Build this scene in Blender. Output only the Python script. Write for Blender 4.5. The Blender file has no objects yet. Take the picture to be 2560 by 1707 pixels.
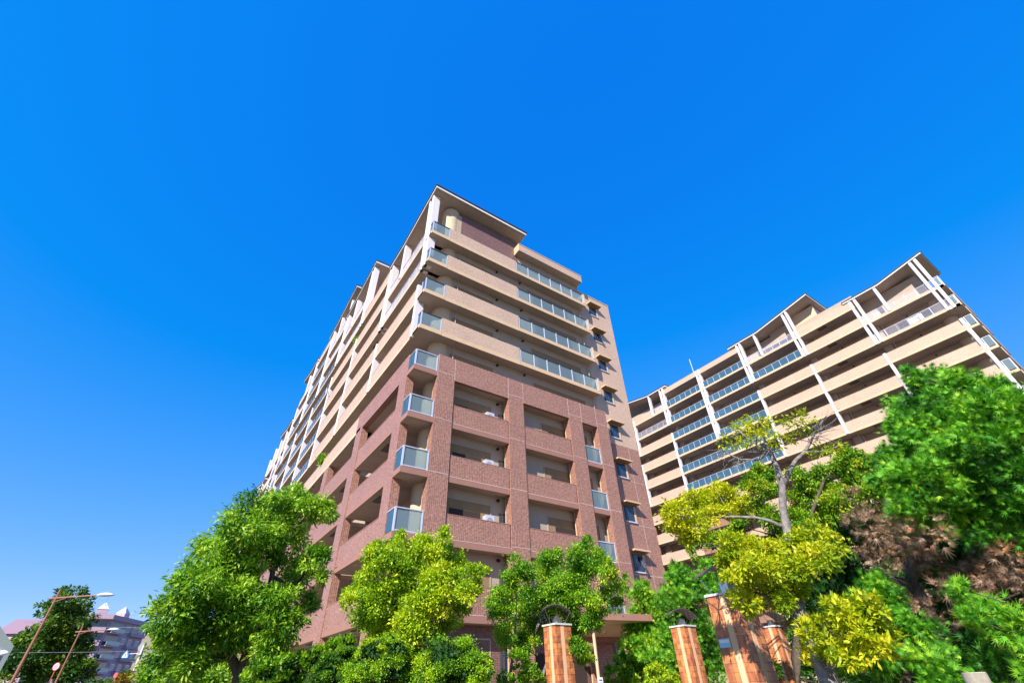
import bpy, math, random
import numpy as np
from mathutils import Vector, Matrix
random.seed(7); RNG = np.random.default_rng(11)
sc = bpy.context.scene
COL = sc.collection
# ---------------------------------------------------------------- camera
F_PX, PITCH, ROLL, TH = 1111.11, 0.66336, -0.03200, 0.61428
CAM = np.array([-7.12666, -19.60403, 1.6])
_fw = np.array([0, math.cos(PITCH), math.sin(PITCH)]); _rt = np.array([1., 0, 0]); _up = np.cross(_rt, _fw)
_r2 = _rt*math.cos(ROLL) + _up*math.sin(ROLL); _u2 = -_rt*math.sin(ROLL) + _up*math.cos(ROLL)
_B = np.array([[math.cos(TH), math.sin(TH), 0], [-math.sin(TH), math.cos(TH), 0], [0, 0, 1.]])
RT, UP, FW = _B@_r2, _B@_u2, _B@_fw
cam_d = bpy.data.cameras.new('camera'); cam = bpy.data.objects.new('camera', cam_d); COL.objects.link(cam)
cam_d.sensor_width = 36; cam_d.lens = 36*F_PX/2560; cam_d.clip_start = .05; cam_d.clip_end = 3000
cam.matrix_world = Matrix(((RT[0], UP[0], -FW[0], CAM[0]), (RT[1], UP[1], -FW[1], CAM[1]), (RT[2], UP[2], -FW[2], CAM[2]), (0, 0, 0, 1)))
sc.camera = cam
# ---------------------------------------------------------------- sky and sun
SUN = np.array([-1.25, -.70, .98]); SUN = SUN/np.linalg.norm(SUN)
w = bpy.data.worlds.new('World'); sc.world = w; w.use_nodes = True
nt = w.node_tree; nt.nodes.clear()
out = nt.nodes.new('ShaderNodeOutputWorld'); bg = nt.nodes.new('ShaderNodeBackground'); sky = nt.nodes.new('ShaderNodeTexSky')
sky.sky_type = 'NISHITA'; sky.sun_disc = False
sky.sun_elevation = math.asin(SUN[2]); sky.sun_rotation = math.atan2(SUN[0], SUN[1])
sky.air_density = 0.7; sky.dust_density = 0.0; sky.ozone_density = 4.0; sky.altitude = 0
STRENGTH = 0.12
bg.inputs['Strength'].default_value = STRENGTH
# colour response of the sky (deep saturated blue), channel by channel
_sp = nt.nodes.new('ShaderNodeSeparateColor'); _cb = nt.nodes.new('ShaderNodeCombineColor')
nt.links.new(sky.outputs[0], _sp.inputs[0])
def _mth(op, a, b, c=None):
    n = nt.nodes.new('ShaderNodeMath'); n.operation = op
    for i, q in enumerate((a, b, c)):
        if q is None: continue
        if isinstance(q, (int, float)): n.inputs[i].default_value = q
        else: nt.links.new(q, n.inputs[i])
    return n.outputs[0]
_r = _mth('MAXIMUM', _mth('MULTIPLY_ADD', _sp.outputs[0], .120/STRENGTH, -.066/STRENGTH), .002/STRENGTH)
_g = _mth('MULTIPLY', _mth('POWER', _sp.outputs[1], .635), .1578/STRENGTH)
_b = _mth('MULTIPLY', _mth('POWER', _sp.outputs[2], .195), .4767/STRENGTH)
for i, q in enumerate((_r, _g, _b)): nt.links.new(q, _cb.inputs[i])
nt.links.new(_cb.outputs[0], bg.inputs['Color']); nt.links.new(bg.outputs[0], out.inputs[0])
sd = bpy.data.lights.new('sun', 'SUN'); sd.energy = 5.0; sd.angle = math.radians(.5); sd.color = (1.0, .95, .87)
so = bpy.data.objects.new('sun', sd); COL.objects.link(so)
so.rotation_euler = Vector(SUN).to_track_quat('Z', 'Y').to_euler(); so.location = (-40, -30, 60)
vs = sc.view_settings; vs.view_transform = 'Standard'; vs.look = 'None'; vs.gamma = 1; vs.use_curve_mapping = False
vs.exposure = 0.75

# ---------------------------------------------------------------- helpers
def at(px, py, dist):
    """world point seen at photo pixel (px, py), dist metres away over the ground"""
    d = RT*(px-1280)/F_PX - UP*(py-853.5)/F_PX + FW
    return CAM + d/np.hypot(d[0], d[1])*dist
def atz(px, py, z):
    d = RT*(px-1280)/F_PX - UP*(py-853.5)/F_PX + FW
    return CAM + d*((z-CAM[2])/d[2])
def pxsize(p, n):            # metres covered by n photo pixels at point p
    return n*float((np.array(p)-CAM)@FW)/F_PX
MATS = {}
def mat(name, col, rough=.8, metal=0., noise=.0, nscale=3., spec=.3, bump=0.):
    if name in MATS: return MATS[name]
    m = bpy.data.materials.new(name); m.use_nodes = True; t = m.node_tree
    b = t.nodes['Principled BSDF']; b.inputs['Base Color'].default_value = (*col, 1)
    b.inputs['Roughness'].default_value = rough; b.inputs['Metallic'].default_value = metal
    b.inputs['Specular IOR Level'].default_value = spec
    if noise > 0:
        g = t.nodes.new('ShaderNodeNewGeometry'); n = t.nodes.new('ShaderNodeTexNoise'); n.inputs['Scale'].default_value = nscale
        n.inputs['Detail'].default_value = 6
        t.links.new(g.outputs['Position'], n.inputs['Vector'])
        r = t.nodes.new('ShaderNodeMapRange'); r.inputs[1].default_value = .3; r.inputs[2].default_value = .7
        r.inputs[3].default_value = 1-noise; r.inputs[4].default_value = 1+noise
        t.links.new(n.outputs[0], r.inputs[0])
        mx = t.nodes.new('ShaderNodeVectorMath'); mx.operation = 'SCALE'; mx.inputs[0].default_value = col
        t.links.new(r.outputs[0], mx.inputs['Scale']); t.links.new(mx.outputs[0], b.inputs['Base Color'])
        if bump:
            bp = t.nodes.new('ShaderNodeBump'); bp.inputs['Strength'].default_value = bump; bp.inputs['Distance'].default_value = .02
            t.links.new(n.outputs[0], bp.inputs['Height']); t.links.new(bp.outputs[0], b.inputs['Normal'])
    MATS[name] = m; return m
def tile_mat(name, c1, c2, grout, bw=.1, bh=.062, mortar=.006, var=.16, offset=0., rough=.45, big=.06, local=False):
    """rectangular wall tiles laid along the wall (x or y by the face's normal) and z"""
    m = bpy.data.materials.new(name); m.use_nodes = True; t = m.node_tree; L = t.links.new
    b = t.nodes['Principled BSDF']; b.inputs['Roughness'].default_value = rough; b.inputs['Specular IOR Level'].default_value = .35
    g = t.nodes.new('ShaderNodeNewGeometry'); tc = t.nodes.new('ShaderNodeTexCoord')
    sp = t.nodes.new('ShaderNodeSeparateXYZ'); sn = t.nodes.new('ShaderNodeSeparateXYZ')
    L((tc.outputs['Object'] if local else g.outputs['Position']), sp.inputs[0]); L((tc.outputs['Normal'] if local else g.outputs['True Normal']), sn.inputs[0])
    ab = t.nodes.new('ShaderNodeMath'); ab.operation = 'ABSOLUTE'; L(sn.outputs[0], ab.inputs[0])
    gt = t.nodes.new('ShaderNodeMath'); gt.operation = 'GREATER_THAN'; gt.inputs[1].default_value = .6; L(ab.outputs[0], gt.inputs[0])
    mx = t.nodes.new('ShaderNodeMix'); mx.data_type = 'FLOAT'; L(gt.outputs[0], mx.inputs[0]); L(sp.outputs[0], mx.inputs[2]); L(sp.outputs[1], mx.inputs[3])
    cb = t.nodes.new('ShaderNodeCombineXYZ'); L(mx.outputs[0], cb.inputs[0]); L(sp.outputs[2], cb.inputs[1])
    br = t.nodes.new('ShaderNodeTexBrick'); br.offset = offset; br.squash = 1
    br.inputs['Scale'].default_value = 1; br.inputs['Brick Width'].default_value = bw; br.inputs['Row Height'].default_value = bh
    br.inputs['Mortar Size'].default_value = mortar; br.inputs['Mortar Smooth'].default_value = .1; br.inputs['Bias'].default_value = 0
    br.inputs['Color1'].default_value = (*c1, 1); br.inputs['Color2'].default_value = (*c2, 1); br.inputs['Mortar'].default_value = (*grout, 1)
    L(cb.outputs[0], br.inputs['Vector'])
    n = t.nodes.new('ShaderNodeTexNoise'); n.inputs['Scale'].default_value = .7; n.inputs['Detail'].default_value = 5; L(g.outputs['Position'], n.inputs['Vector'])
    n2 = t.nodes.new('ShaderNodeTexNoise'); n2.inputs['Scale'].default_value = 9; n2.inputs['Detail'].default_value = 3; L(cb.outputs[0], n2.inputs['Vector'])
    r = t.nodes.new('ShaderNodeMapRange'); r.inputs[1].default_value = .3; r.inputs[2].default_value = .7; r.inputs[3].default_value = 1-big; r.inputs[4].default_value = 1+big
    L(n.outputs[0], r.inputs[0])
    r2 = t.nodes.new('ShaderNodeMapRange'); r2.inputs[1].default_value = .35; r2.inputs[2].default_value = .65; r2.inputs[3].default_value = 1-var; r2.inputs[4].default_value = 1+var
    L(n2.outputs[0], r2.inputs[0])
    mm = t.nodes.new('ShaderNodeMath'); mm.operation = 'MULTIPLY'; L(r.outputs[0], mm.inputs[0]); L(r2.outputs[0], mm.inputs[1])
    sc_ = t.nodes.new('ShaderNodeVectorMath'); sc_.operation = 'SCALE'; L(br.outputs['Color'], sc_.inputs[0]); L(mm.outputs[0], sc_.inputs['Scale'])
    L(sc_.outputs[0], b.inputs['Base Color'])
    bp = t.nodes.new('ShaderNodeBump'); bp.inputs['Strength'].default_value = .35; bp.inputs['Distance'].default_value = .004; bp.invert = True
    L(br.outputs['Fac'], bp.inputs['Height']); L(bp.outputs[0], b.inputs['Normal'])
    MATS[name] = m; return m
def glass_mat(name, tint, diff, fac=.5, rough=.12):
    m = bpy.data.materials.new(name); m.use_nodes = True; t = m.node_tree; t.nodes.clear(); L = t.links.new
    o = t.nodes.new('ShaderNodeOutputMaterial'); tr = t.nodes.new('ShaderNodeBsdfTransparent'); tr.inputs[0].default_value = (*tint, 1)
    tl = t.nodes.new('ShaderNodeBsdfTranslucent'); tl.inputs[0].default_value = (*diff, 1)
    p = t.nodes.new('ShaderNodeBsdfPrincipled'); p.inputs['Base Color'].default_value = (*diff, 1); p.inputs['Roughness'].default_value = rough
    p.inputs['Specular IOR Level'].default_value = .9
    m0 = t.nodes.new('ShaderNodeMixShader'); m0.inputs[0].default_value = .35; L(p.outputs[0], m0.inputs[1]); L(tl.outputs[0], m0.inputs[2])
    m1 = t.nodes.new('ShaderNodeMixShader'); m1.inputs[0].default_value = fac; L(m0.outputs[0], m1.inputs[1]); L(tr.outputs[0], m1.inputs[2])
    L(m1.outputs[0], o.inputs[0]); MATS[name] = m; return m
def leaf_mat(name, cols, rough=.5, trans=.35, tcol=(1.1, 1.25, .5)):
    m = bpy.data.materials.new(name); m.use_nodes = True; t = m.node_tree; t.nodes.clear(); L = t.links.new
    o = t.nodes.new('ShaderNodeOutputMaterial'); a = t.nodes.new('ShaderNodeAttribute'); a.attribute_name = 'lv'
    cr = t.nodes.new('ShaderNodeValToRGB'); els = cr.color_ramp.elements
    while len(els) < len(cols): els.new(.5)
    for i, c in enumerate(cols): els[i].position = i/(len(cols)-1); els[i].color = (*c, 1)
    L(a.outputs['Fac'], cr.inputs[0])
    p = t.nodes.new('ShaderNodeBsdfPrincipled'); p.inputs['Roughness'].default_value = rough; p.inputs['Specular IOR Level'].default_value = .35
    L(cr.outputs[0], p.inputs['Base Color'])
    ml = t.nodes.new('ShaderNodeVectorMath'); ml.operation = 'MULTIPLY'; ml.inputs[1].default_value = tcol; L(cr.outputs[0], ml.inputs[0])
    tl = t.nodes.new('ShaderNodeBsdfTranslucent'); L(ml.outputs[0], tl.inputs[0])
    mx = t.nodes.new('ShaderNodeMixShader'); mx.inputs[0].default_value = trans; L(p.outputs[0], mx.inputs[1]); L(tl.outputs[0], mx.inputs[2])
    L(mx.outputs[0], o.inputs[0]); MATS[name] = m; return m

class MB:
    """collects shapes with materials, builds ONE mesh object"""
    def __init__(s): s.v = []; s.f = []; s.m = []; s.mats = []
    def mi(s, m):
        if m not in s.mats: s.mats.append(m)
        return s.mats.index(m)
    def faces(s, vs, fs, m):
        o = len(s.v); s.v += [tuple(map(float, p)) for p in vs]; k = s.mi(m)
        for f in fs: s.f.append(tuple(o+i for i in f)); s.m.append(k)
        return s
    def box(s, x0, x1, y0, y1, z0, z1, m, M=None, mbot=None):
        P = [(x0,y0,z0),(x1,y0,z0),(x1,y1,z0),(x0,y1,z0),(x0,y0,z1),(x1,y0,z1),(x1,y1,z1),(x0,y1,z1)]
        if M is not None: P = [tuple(M@Vector(p)) for p in P]
        o = len(s.v); s.v += P
        for i, f in enumerate([(0,3,2,1),(4,5,6,7),(0,1,5,4),(1,2,6,5),(2,3,7,6),(3,0,4,7)]):
            s.f.append(tuple(o+j for j in f)); s.m.append(s.mi(mbot if (mbot and i == 0) else m))
        return s
    def tube(s, pts, rad, m, n=8, caps=True):
        pts = [Vector(p) for p in pts]; rad = list(rad) if hasattr(rad, '__len__') else [rad]*len(pts)
        rings = []; o = len(s.v); up = Vector((0, 0, 1))
        for i, p in enumerate(pts):
            d = (pts[min(i+1, len(pts)-1)] - pts[max(i-1, 0)]).normalized()
            a = d.cross(up if abs(d.z) < .95 else Vector((1, 0, 0))).normalized(); b = a.cross(d)
            for k in range(n):
                t = 2*math.pi*k/n; s.v.append(tuple(p + (a*math.cos(t) + b*math.sin(t))*rad[i]))
        k_ = s.mi(m)
        for i in range(len(pts)-1):
            for k in range(n):
                s.f.append((o+i*n+k, o+i*n+(k+1) % n, o+(i+1)*n+(k+1) % n, o+(i+1)*n+k)); s.m.append(k_)
        if caps:
            s.f.append(tuple(o+k for k in range(n))); s.m.append(k_)
            s.f.append(tuple(o+(len(pts)-1)*n+k for k in reversed(range(n)))); s.m.append(k_)
        return s
    def prism(s, poly, a, b, m, M=None, axis='x', mtop=None):
        """extrude polygon (in the plane across axis) from a to b"""
        n = len(poly); mk = {'x': lambda p, t: (t, p[0], p[1]), 'y': lambda p, t: (p[0], t, p[1]), 'z': lambda p, t: (p[0], p[1], t)}[axis]
        P = [mk(p, a) for p in poly] + [mk(p, b) for p in poly]
        if M is not None: P = [tuple(M@Vector(p)) for p in P]
        o = len(s.v); s.v += P; k = s.mi(m)
        s.f.append(tuple(o+i for i in range(n))); s.m.append(k); s.f.append(tuple(o+n+i for i in reversed(range(n)))); s.m.append(k)
        for i in range(n): s.f.append((o+i, o+(i+1) % n, o+n+(i+1) % n, o+n+i)); s.m.append(k)
        return s
    def build(s, name, parent=None, smooth=False):
        me = bpy.data.meshes.new(name); me.from_pydata(s.v, [], s.f); me.update()
        for m in s.mats: me.materials.append(m)
        me.polygons.foreach_set('material_index', s.m)
        if smooth: me.polygons.foreach_set('use_smooth', [True]*len(s.f))
        # outward normals
        import bmesh
        bm = bmesh.new(); bm.from_mesh(me); bmesh.ops.recalc_face_normals(bm, faces=bm.faces); bm.to_mesh(me); bm.free()
        o = bpy.data.objects.new(name, me); COL.objects.link(o)
        if parent is not None:
            o.parent = parent; o.matrix_parent_inverse = parent.matrix_basis.inverted()
        return o
def tag(o, label=None, cat=None, group=None, kind=None):
    if label: o['label'] = label
    if cat: o['category'] = cat
    if group: o['group'] = group
    if kind: o['kind'] = kind
    return o
def empty(name, loc, label=None, cat=None, group=None, rz=0):
    o = bpy.data.objects.new(name, None); COL.objects.link(o); o.location = tuple(map(float, loc)); o.rotation_euler = (0, 0, rz)
    o.empty_display_size = .3
    return tag(o, label, cat, group)
def copy_tree(o, parent=None):
    c = o.copy(); COL.objects.link(c)
    if parent is not None: c.parent = parent
    for ch in list(o.children): copy_tree(ch, c)
    return c

# ---------------------------------------------------------------- materials
def seam_mat(name, col):
    m = mat(name, col, .9, noise=.06, nscale=1.2); t = m.node_tree; L = t.links.new
    g = t.nodes.new('ShaderNodeNewGeometry'); br = t.nodes.new('ShaderNodeTexBrick'); br.offset = 0
    br.inputs['Scale'].default_value = 1; br.inputs['Brick Width'].default_value = 2.65; br.inputs['Row Height'].default_value = 1.85; br.inputs['Mortar Size'].default_value = .012
    for n_ in ('Color1', 'Color2'): br.inputs[n_].default_value = (1, 1, 1, 1)
    br.inputs['Mortar'].default_value = (.55, .5, .48, 1); L(g.outputs['Position'], br.inputs['Vector'])
    b = t.nodes['Principled BSDF']; src = b.inputs['Base Color'].links[0].from_socket
    mx = t.nodes.new('ShaderNodeVectorMath'); mx.operation = 'MULTIPLY'; L(src, mx.inputs[0]); L(br.outputs['Color'], mx.inputs[1]); L(mx.outputs[0], b.inputs['Base Color'])
    return m
BEIGE = tile_mat('beige_tile', (.56, .38, .27), (.47, .31, .215), (.60, .43, .32), var=.12)
BROWN = tile_mat('brown_tile', (.31, .14, .098), (.19, .078, .055), (.48, .28, .21), var=.22, mortar=.007)
BROWN2 = tile_mat('dark_brown_tile', (.19, .10, .085), (.13, .066, .06), (.27, .16, .14), var=.18)
BFASC = mat('brown_painted_concrete', (.32, .16, .12), .7, noise=.05, nscale=2)
YFASC = mat('cream_painted_concrete', (.62, .43, .27), .7, noise=.06, nscale=2.5)
STUC = mat('beige_stucco', (.42, .33, .25), .85, noise=.06, nscale=1.5)
SOFF = seam_mat('soffit_paint', (.43, .34, .30))
CYL = mat('column_stucco', (.58, .44, .30), .8, noise=.05, nscale=2)
WHITE = mat('white_painted_steel', (.68, .63, .65), .5, noise=.03, nscale=4)
FRAME = mat('light_metal_frame', (.66, .64, .70), .35, metal=.3)
RAILM = mat('dark_handrail_metal', (.10, .09, .10), .4, metal=.5)
ROOFD = mat('dark_roof_slate', (.045, .05, .07), .6, noise=.1, nscale=8)
ROOFW = mat('white_eave_board', (.80, .77, .76), .55)
JOINT = mat('pale_joint_sealant', (.62, .45, .42), .8)
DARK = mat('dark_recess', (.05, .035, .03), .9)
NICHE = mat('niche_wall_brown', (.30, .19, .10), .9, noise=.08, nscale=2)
PIPE = mat('pipe_paint', (.42, .36, .31), .6)
BLACK = mat('black_cap', (.02, .018, .016), .7)
HATCH = mat('hatch_grey', (.13, .11, .11), .8)
BARS = mat('lilac_white_bars', (.66, .62, .68), .5)
GLASS = glass_mat('frosted_glass', (.78, .90, .92), (.32, .41, .45), .50, .3)
GLASSB = glass_mat('blue_glass', (.45, .66, .78), (.13, .27, .38), .45, .08)  # blue in the base colour stands in for reflected sky
WIN = mat('window_glass', (.03, .045, .07), .06, spec=.9)
WINF = mat('window_frame_bronze', (.10, .085, .08), .5, metal=.4)
BARK = mat('bark', (.10, .075, .055), .9, noise=.35, nscale=25, bump=.6)
BARKG = mat('grey_bark', (.20, .175, .165), .9, noise=.4, nscale=18, bump=.7)
SOIL = mat('soil', (.07, .055, .035), 1, noise=.3, nscale=3)

# ---------------------------------------------------------------- ground
def sheet(name, x0, x1, y0, y1, z, m):
    o = MB().faces([(x0,y0,z),(x1,y0,z),(x1,y1,z),(x0,y1,z)], [(0,1,2,3)], m).build(name); tag(o, kind='structure'); return o
GRASSG = mat('ground_grass', (.12, .115, .06), 1, noise=.35, nscale=1.3)
sheet('ground', -900, 900, -900, 1500, 0, GRASSG)
ASPH = mat('asphalt', (.055, .055, .057), .9, noise=.15, nscale=30)
PAV = mat('pavement_slabs', (.30, .27, .24), .9, noise=.1, nscale=6)
sheet('road', -26, -14, -300, 700, .008, ASPH)
o = MB().box(-14, -10.6, -300, 700, .0, .13, PAV).build('pavement'); tag(o, kind='structure')
o = MB().box(-14.16, -14.004, -300, 700, .0, .15, mat('kerb_concrete', (.36,.35,.33), .9)).build('kerb'); tag(o, kind='structure')
mk = MB(); WL = mat('road_marking_white', (.7, .7, .68), .8)
for i in range(-20, 60): mk.faces([(-20.08, i*10, .013), (-19.92, i*10, .013), (-19.92, i*10+5, .013), (-20.08, i*10+5, .013)], [(0,1,2,3)], WL)
tag(mk.build('road_marking'), kind='structure')
sheet('forecourt_paving', 3.0, 24, -13.5, -.4, .012, mat('forecourt_tile', (.28, .20, .15), .85, noise=.15, nscale=5))

# ================================================================ apartment buildings
S = 2.95
def L0(k): return 3.91 + S*k          # underside of slab k, main building
def LR(k): return 39.75 - S*k         # underside of row k, rear building

def solid_balcony(root, u0, v0, v1, zb, tile, fasc, depth=2.0, h=1.38, hatch=None, fband=True):
    mb = MB()
    mb.box(u0+.16, u0+depth, v0, v1, zb+.004, zb+.2, SOFF)
    if fband:
        mb.box(u0, u0+.16, v0, v1, zb, zb+.27, fasc, mbot=SOFF); mb.box(u0+.002, u0+.158, v0, v1, zb+.27, zb+h, tile)
    else: mb.box(u0, u0+.16, v0, v1, zb, zb+h, tile, mbot=SOFF)
    mb.box(u0-.015, u0+.175, v0, v1, zb+h, zb+h+.035, fasc)
    o = mb.build('balcony', root)
    if hatch is not None: MB().box(u0+.35, u0+1.0, hatch-.55, hatch+.55, zb-.03, zb+.003, HATCH).build('ceiling_hatch', o)
    return o
def railing_balcony(root, u0, v0, v1, zb, fasc, kind='glass', depth=2.0, n=None, gm=None, h=1.33):
    mb = MB(); mb.box(u0+.16, u0+depth, v0, v1, zb+.004, zb+.2, SOFF); mb.box(u0, u0+.16, v0, v1, zb, zb+.3, fasc, mbot=SOFF)
    o = mb.build('balcony', root)
    fr = MB(); n = n or max(2, round((v1-v0)/1.2)); a, b = v0+.05, v1-.05
    for i in range(n+1):
        v = a + (b-a)*i/n; fr.box(u0+.035, u0+.085, v-.028, v+.028, zb+.3, zb+h, FRAME)
    fr.box(u0+.02, u0+.10, a, b, zb+h, zb+h+.045, FRAME)
    if kind == 'bars':
        fr.box(u0+.045, u0+.075, a, b, zb+.36, zb+.40, BARS); v = a
        while v < b: fr.box(u0+.05, u0+.07, v-.011, v+.011, zb+.40, zb+h, BARS); v += .115
        fr.build('bar_railing', o)
    else:
        fr.build('railing_frame', o)
        MB().box(u0+.05, u0+.062, a, b, zb+.34, zb+h, gm or GLASSB).build('glass_panel', o)
    return o
def fin(root, u0, v, z0, z1, w=.28, d=.5):
    """white fin column with a chamfered outer edge"""
    c = .07; poly = [(u0-.07, v-w/2+c), (u0-.07+c*.6, v-w/2), (u0+d, v-w/2), (u0+d, v+w/2), (u0-.07+c*.6, v+w/2), (u0-.07, v+w/2-c)]
    o = MB().prism(poly, z0, z1, WHITE, axis='z').build('column', root)
    return o
def curved_roof(root, u0, u1, prof, th=.20, edge=-1):
    """prof: list of (v, z of underside); extruded along u"""
    pr = prof; mb = MB()
    low = [(v, z) for v, z in pr]; mid = [(v, z+th) for v, z in pr]; top = [(v, z+th+.13) for v, z in pr]
    for i in range(len(pr)-1):
        a, b = pr[i], pr[i+1]
        mb.prism([a, b, (b[0], b[1]+.03), (a[0], a[1]+.03)], u0+.02, u1-.02, SOFF)
        mb.prism([(a[0], a[1]+.03), (b[0], b[1]+.03), (b[0], b[1]+th), (a[0], a[1]+th)], u0, u1, ROOFW)
        mb.prism([(a[0], a[1]+th), (b[0], b[1]+th), (b[0], b[1]+th+.11), (a[0], a[1]+th+.11)], u0-.07, u1+.07, ROOFD)
    # end boards (white) at both ends
    for (v, z), s in ((pr[0], -1), (pr[-1], 1)):
        mb.box(u0, u1, min(v, v+s*.03), max(v, v+s*.03), z-.03, z+th, ROOFW)
        mb.box(u0-.07, u1+.07, min(v, v+s*.10), max(v, v+s*.10), z+th+.004, z+th+.12, ROOFD)
    return mb.build('roof', root)

# ---------------- main building
MAIN = empty('apartment_building', (7, 10, 0), 'tall beige and brown tiled apartment block whose corner faces the viewer', 'building')
TW = 14.65; WV = .72
core = MB()
# inner volume: end wall behind balconies, side wall behind left balconies
core.box(2.0, 14.72, WV, 9.6, 28.0, 32.0, STUC)
core.box(2.0, 14.72, WV, 76, 0.0, 28.0, STUC)
core.box(2.0, 14.6, 9.6, 76, 28.0, 33.2, STUC); core.box(2.05, 14.4, 15.9, 48.5, 33.2, 37.2, STUC); core.box(2.1, 14.3, 24.8, 48.4, 37.2, 40.2, STUC)
core.build('wall', MAIN)
MB().box(2.1, 14.7, WV-.015, WV-.002, 0, 3.88, BROWN2).build('wall', MAIN)
# dark brown tiled top-storey wall under the roof
MB().box(2.62, 8.02, WV-.02, 8.9, 28.0, 32.2, BROWN2).build('wall', MAIN)
# stair tower face at the right
tw = MB(); tw.box(14.73, 18.43, WV, 11, 15.35, 29.93, BEIGE); tw.box(14.73, 18.43, WV, 11, 0, 15.346, BROWN)
tw.box(14.6, 18.47, WV-.04, 11, 29.934, 30.0, YFASC)
for z in (3.9+S*i for i in range(0, 4)): tw.box(14.74, 18.44, WV-.004, WV-.001, z, z+.025, JOINT)
tw.box(17.3, 17.325, WV-.004, WV-.001, 0, 15.3, JOINT)
tw.build('wall', MAIN)
for i in range(9):                                   # small hooded windows up the tower
    zt = 28.45 - S*i + (.35 if i >= 4 else 0)*0
    w_ = MB(); w_.box(15.55, 16.95, WV-.48, WV-.002, zt+.30, zt+.40, YFASC, mbot=NICHE); h = w_.build('window_hood', MAIN)
    f_ = MB(); f_.box(15.75, 16.6, WV-.03, WV-.004, zt-.78, zt+.2, WINF)
    f_.box(15.70, 16.75, WV-.08, WV-.004, zt-.86, zt-.782, FRAME); f_.box(16.60, 16.75, WV-.06, WV-.003, zt-.78, zt+.2, YFASC)
    wf = f_.build('window', MAIN)
    MB().box(15.80, 16.15, WV-.04, WV-.031, zt-.72, zt+.14, WIN).box(16.20, 16.55, WV-.045, WV-.031, zt-.72, zt+.14, WIN).build('window_pane', wf)
    if i in (1, 7): MB().faces([(16.2, WV-.05, zt+.1), (16.52, WV-.05, zt+.1), (16.52, WV-.34, zt-.62), (16.2, WV-.34, zt-.62)], [(0,1,2,3)], WIN).build('open_sash', wf)
# end face, upper storeys
for k in range(5, 9):
    z = L0(k); mb = MB()
    mb.box(.0, TW, .16, WV+.3, z+.004, z+.2, SOFF); mb.box(.16, 2.3, WV+.3, 1.24, z+.004, z+.2, SOFF); mb.box(0, 1.44, 0, .16, z, z+.3, YFASC, mbot=SOFF)
    mb.box(.0, .16, .16, 1.0, z, z+.3, YFASC, mbot=SOFF)
    mb.box(1.46, 7.33, 0, .16, z-.02, z+.28, YFASC, mbot=SOFF); mb.box(1.46, 7.33, .002, .158, z+.28, z+1.37, BEIGE)
    mb.box(7.35, TW, 0, .16, z, z+.3, YFASC, mbot=SOFF); mb.box(14.52, TW, .16, WV, z, z+.3, YFASC); mb.box(14.5, TW, -.02, WV, z+.3, z+1.40, CYL)
    o = mb.build('balcony', MAIN)
    fr = MB(); 
    for u in (7.42, 8.55, 9.70, 10.85, 12.0, 13.16, 14.40): fr.box(u-.035, u+.035, .02, .09, z+.3, z+1.30, FRAME)
    fr.box(7.38, 14.47, .01, .10, z+1.30, z+1.345, RAILM); fr.build('railing_frame', o); fr = MB()
    for u in (.08, 1.40): fr.box(u-.035, u+.035, .02, .09, z+.3, z+1.30, FRAME)
    fr.box(.05, 1.43, .01, .10, z+1.30, z+1.345, RAILM); fr.box(.03, .11, .10, .55, z+1.30, z+1.345, RAILM); fr.box(.03, .10, .50, .57, z+.3, z+1.3, FRAME)
    fr.build('railing_frame', o)
    MB().box(.11, 1.37, .045, .057, z+.35, z+1.3, GLASS).build('glass_panel', o); MB().box(.055, .067, .06, .5, z+.35, z+1.3, GLASSB).build('glass_panel', o)
    MB().box(7.45, 14.37, .045, .057, z+.35, z+1.3, GLASS).build('glass_panel', o)
# roof-level beam over the right half
bm_ = MB(); bm_.box(7.75, TW, -.0, WV, 30.46, 31.22, BEIGE, mbot=SOFF); bm_.box(7.70, 7.75, -.002, WV+.4, 30.46, 31.24, YFASC); bm_.box(7.7, TW+.03, -.03, WV+.4, 31.24, 31.30, YFASC)  # cream left end paints in its sunlit brightness
bm_.box(8.0, 14.5, WV, 9, 30.6, 31.2, STUC); bm_.build('parapet', MAIN)
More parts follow.
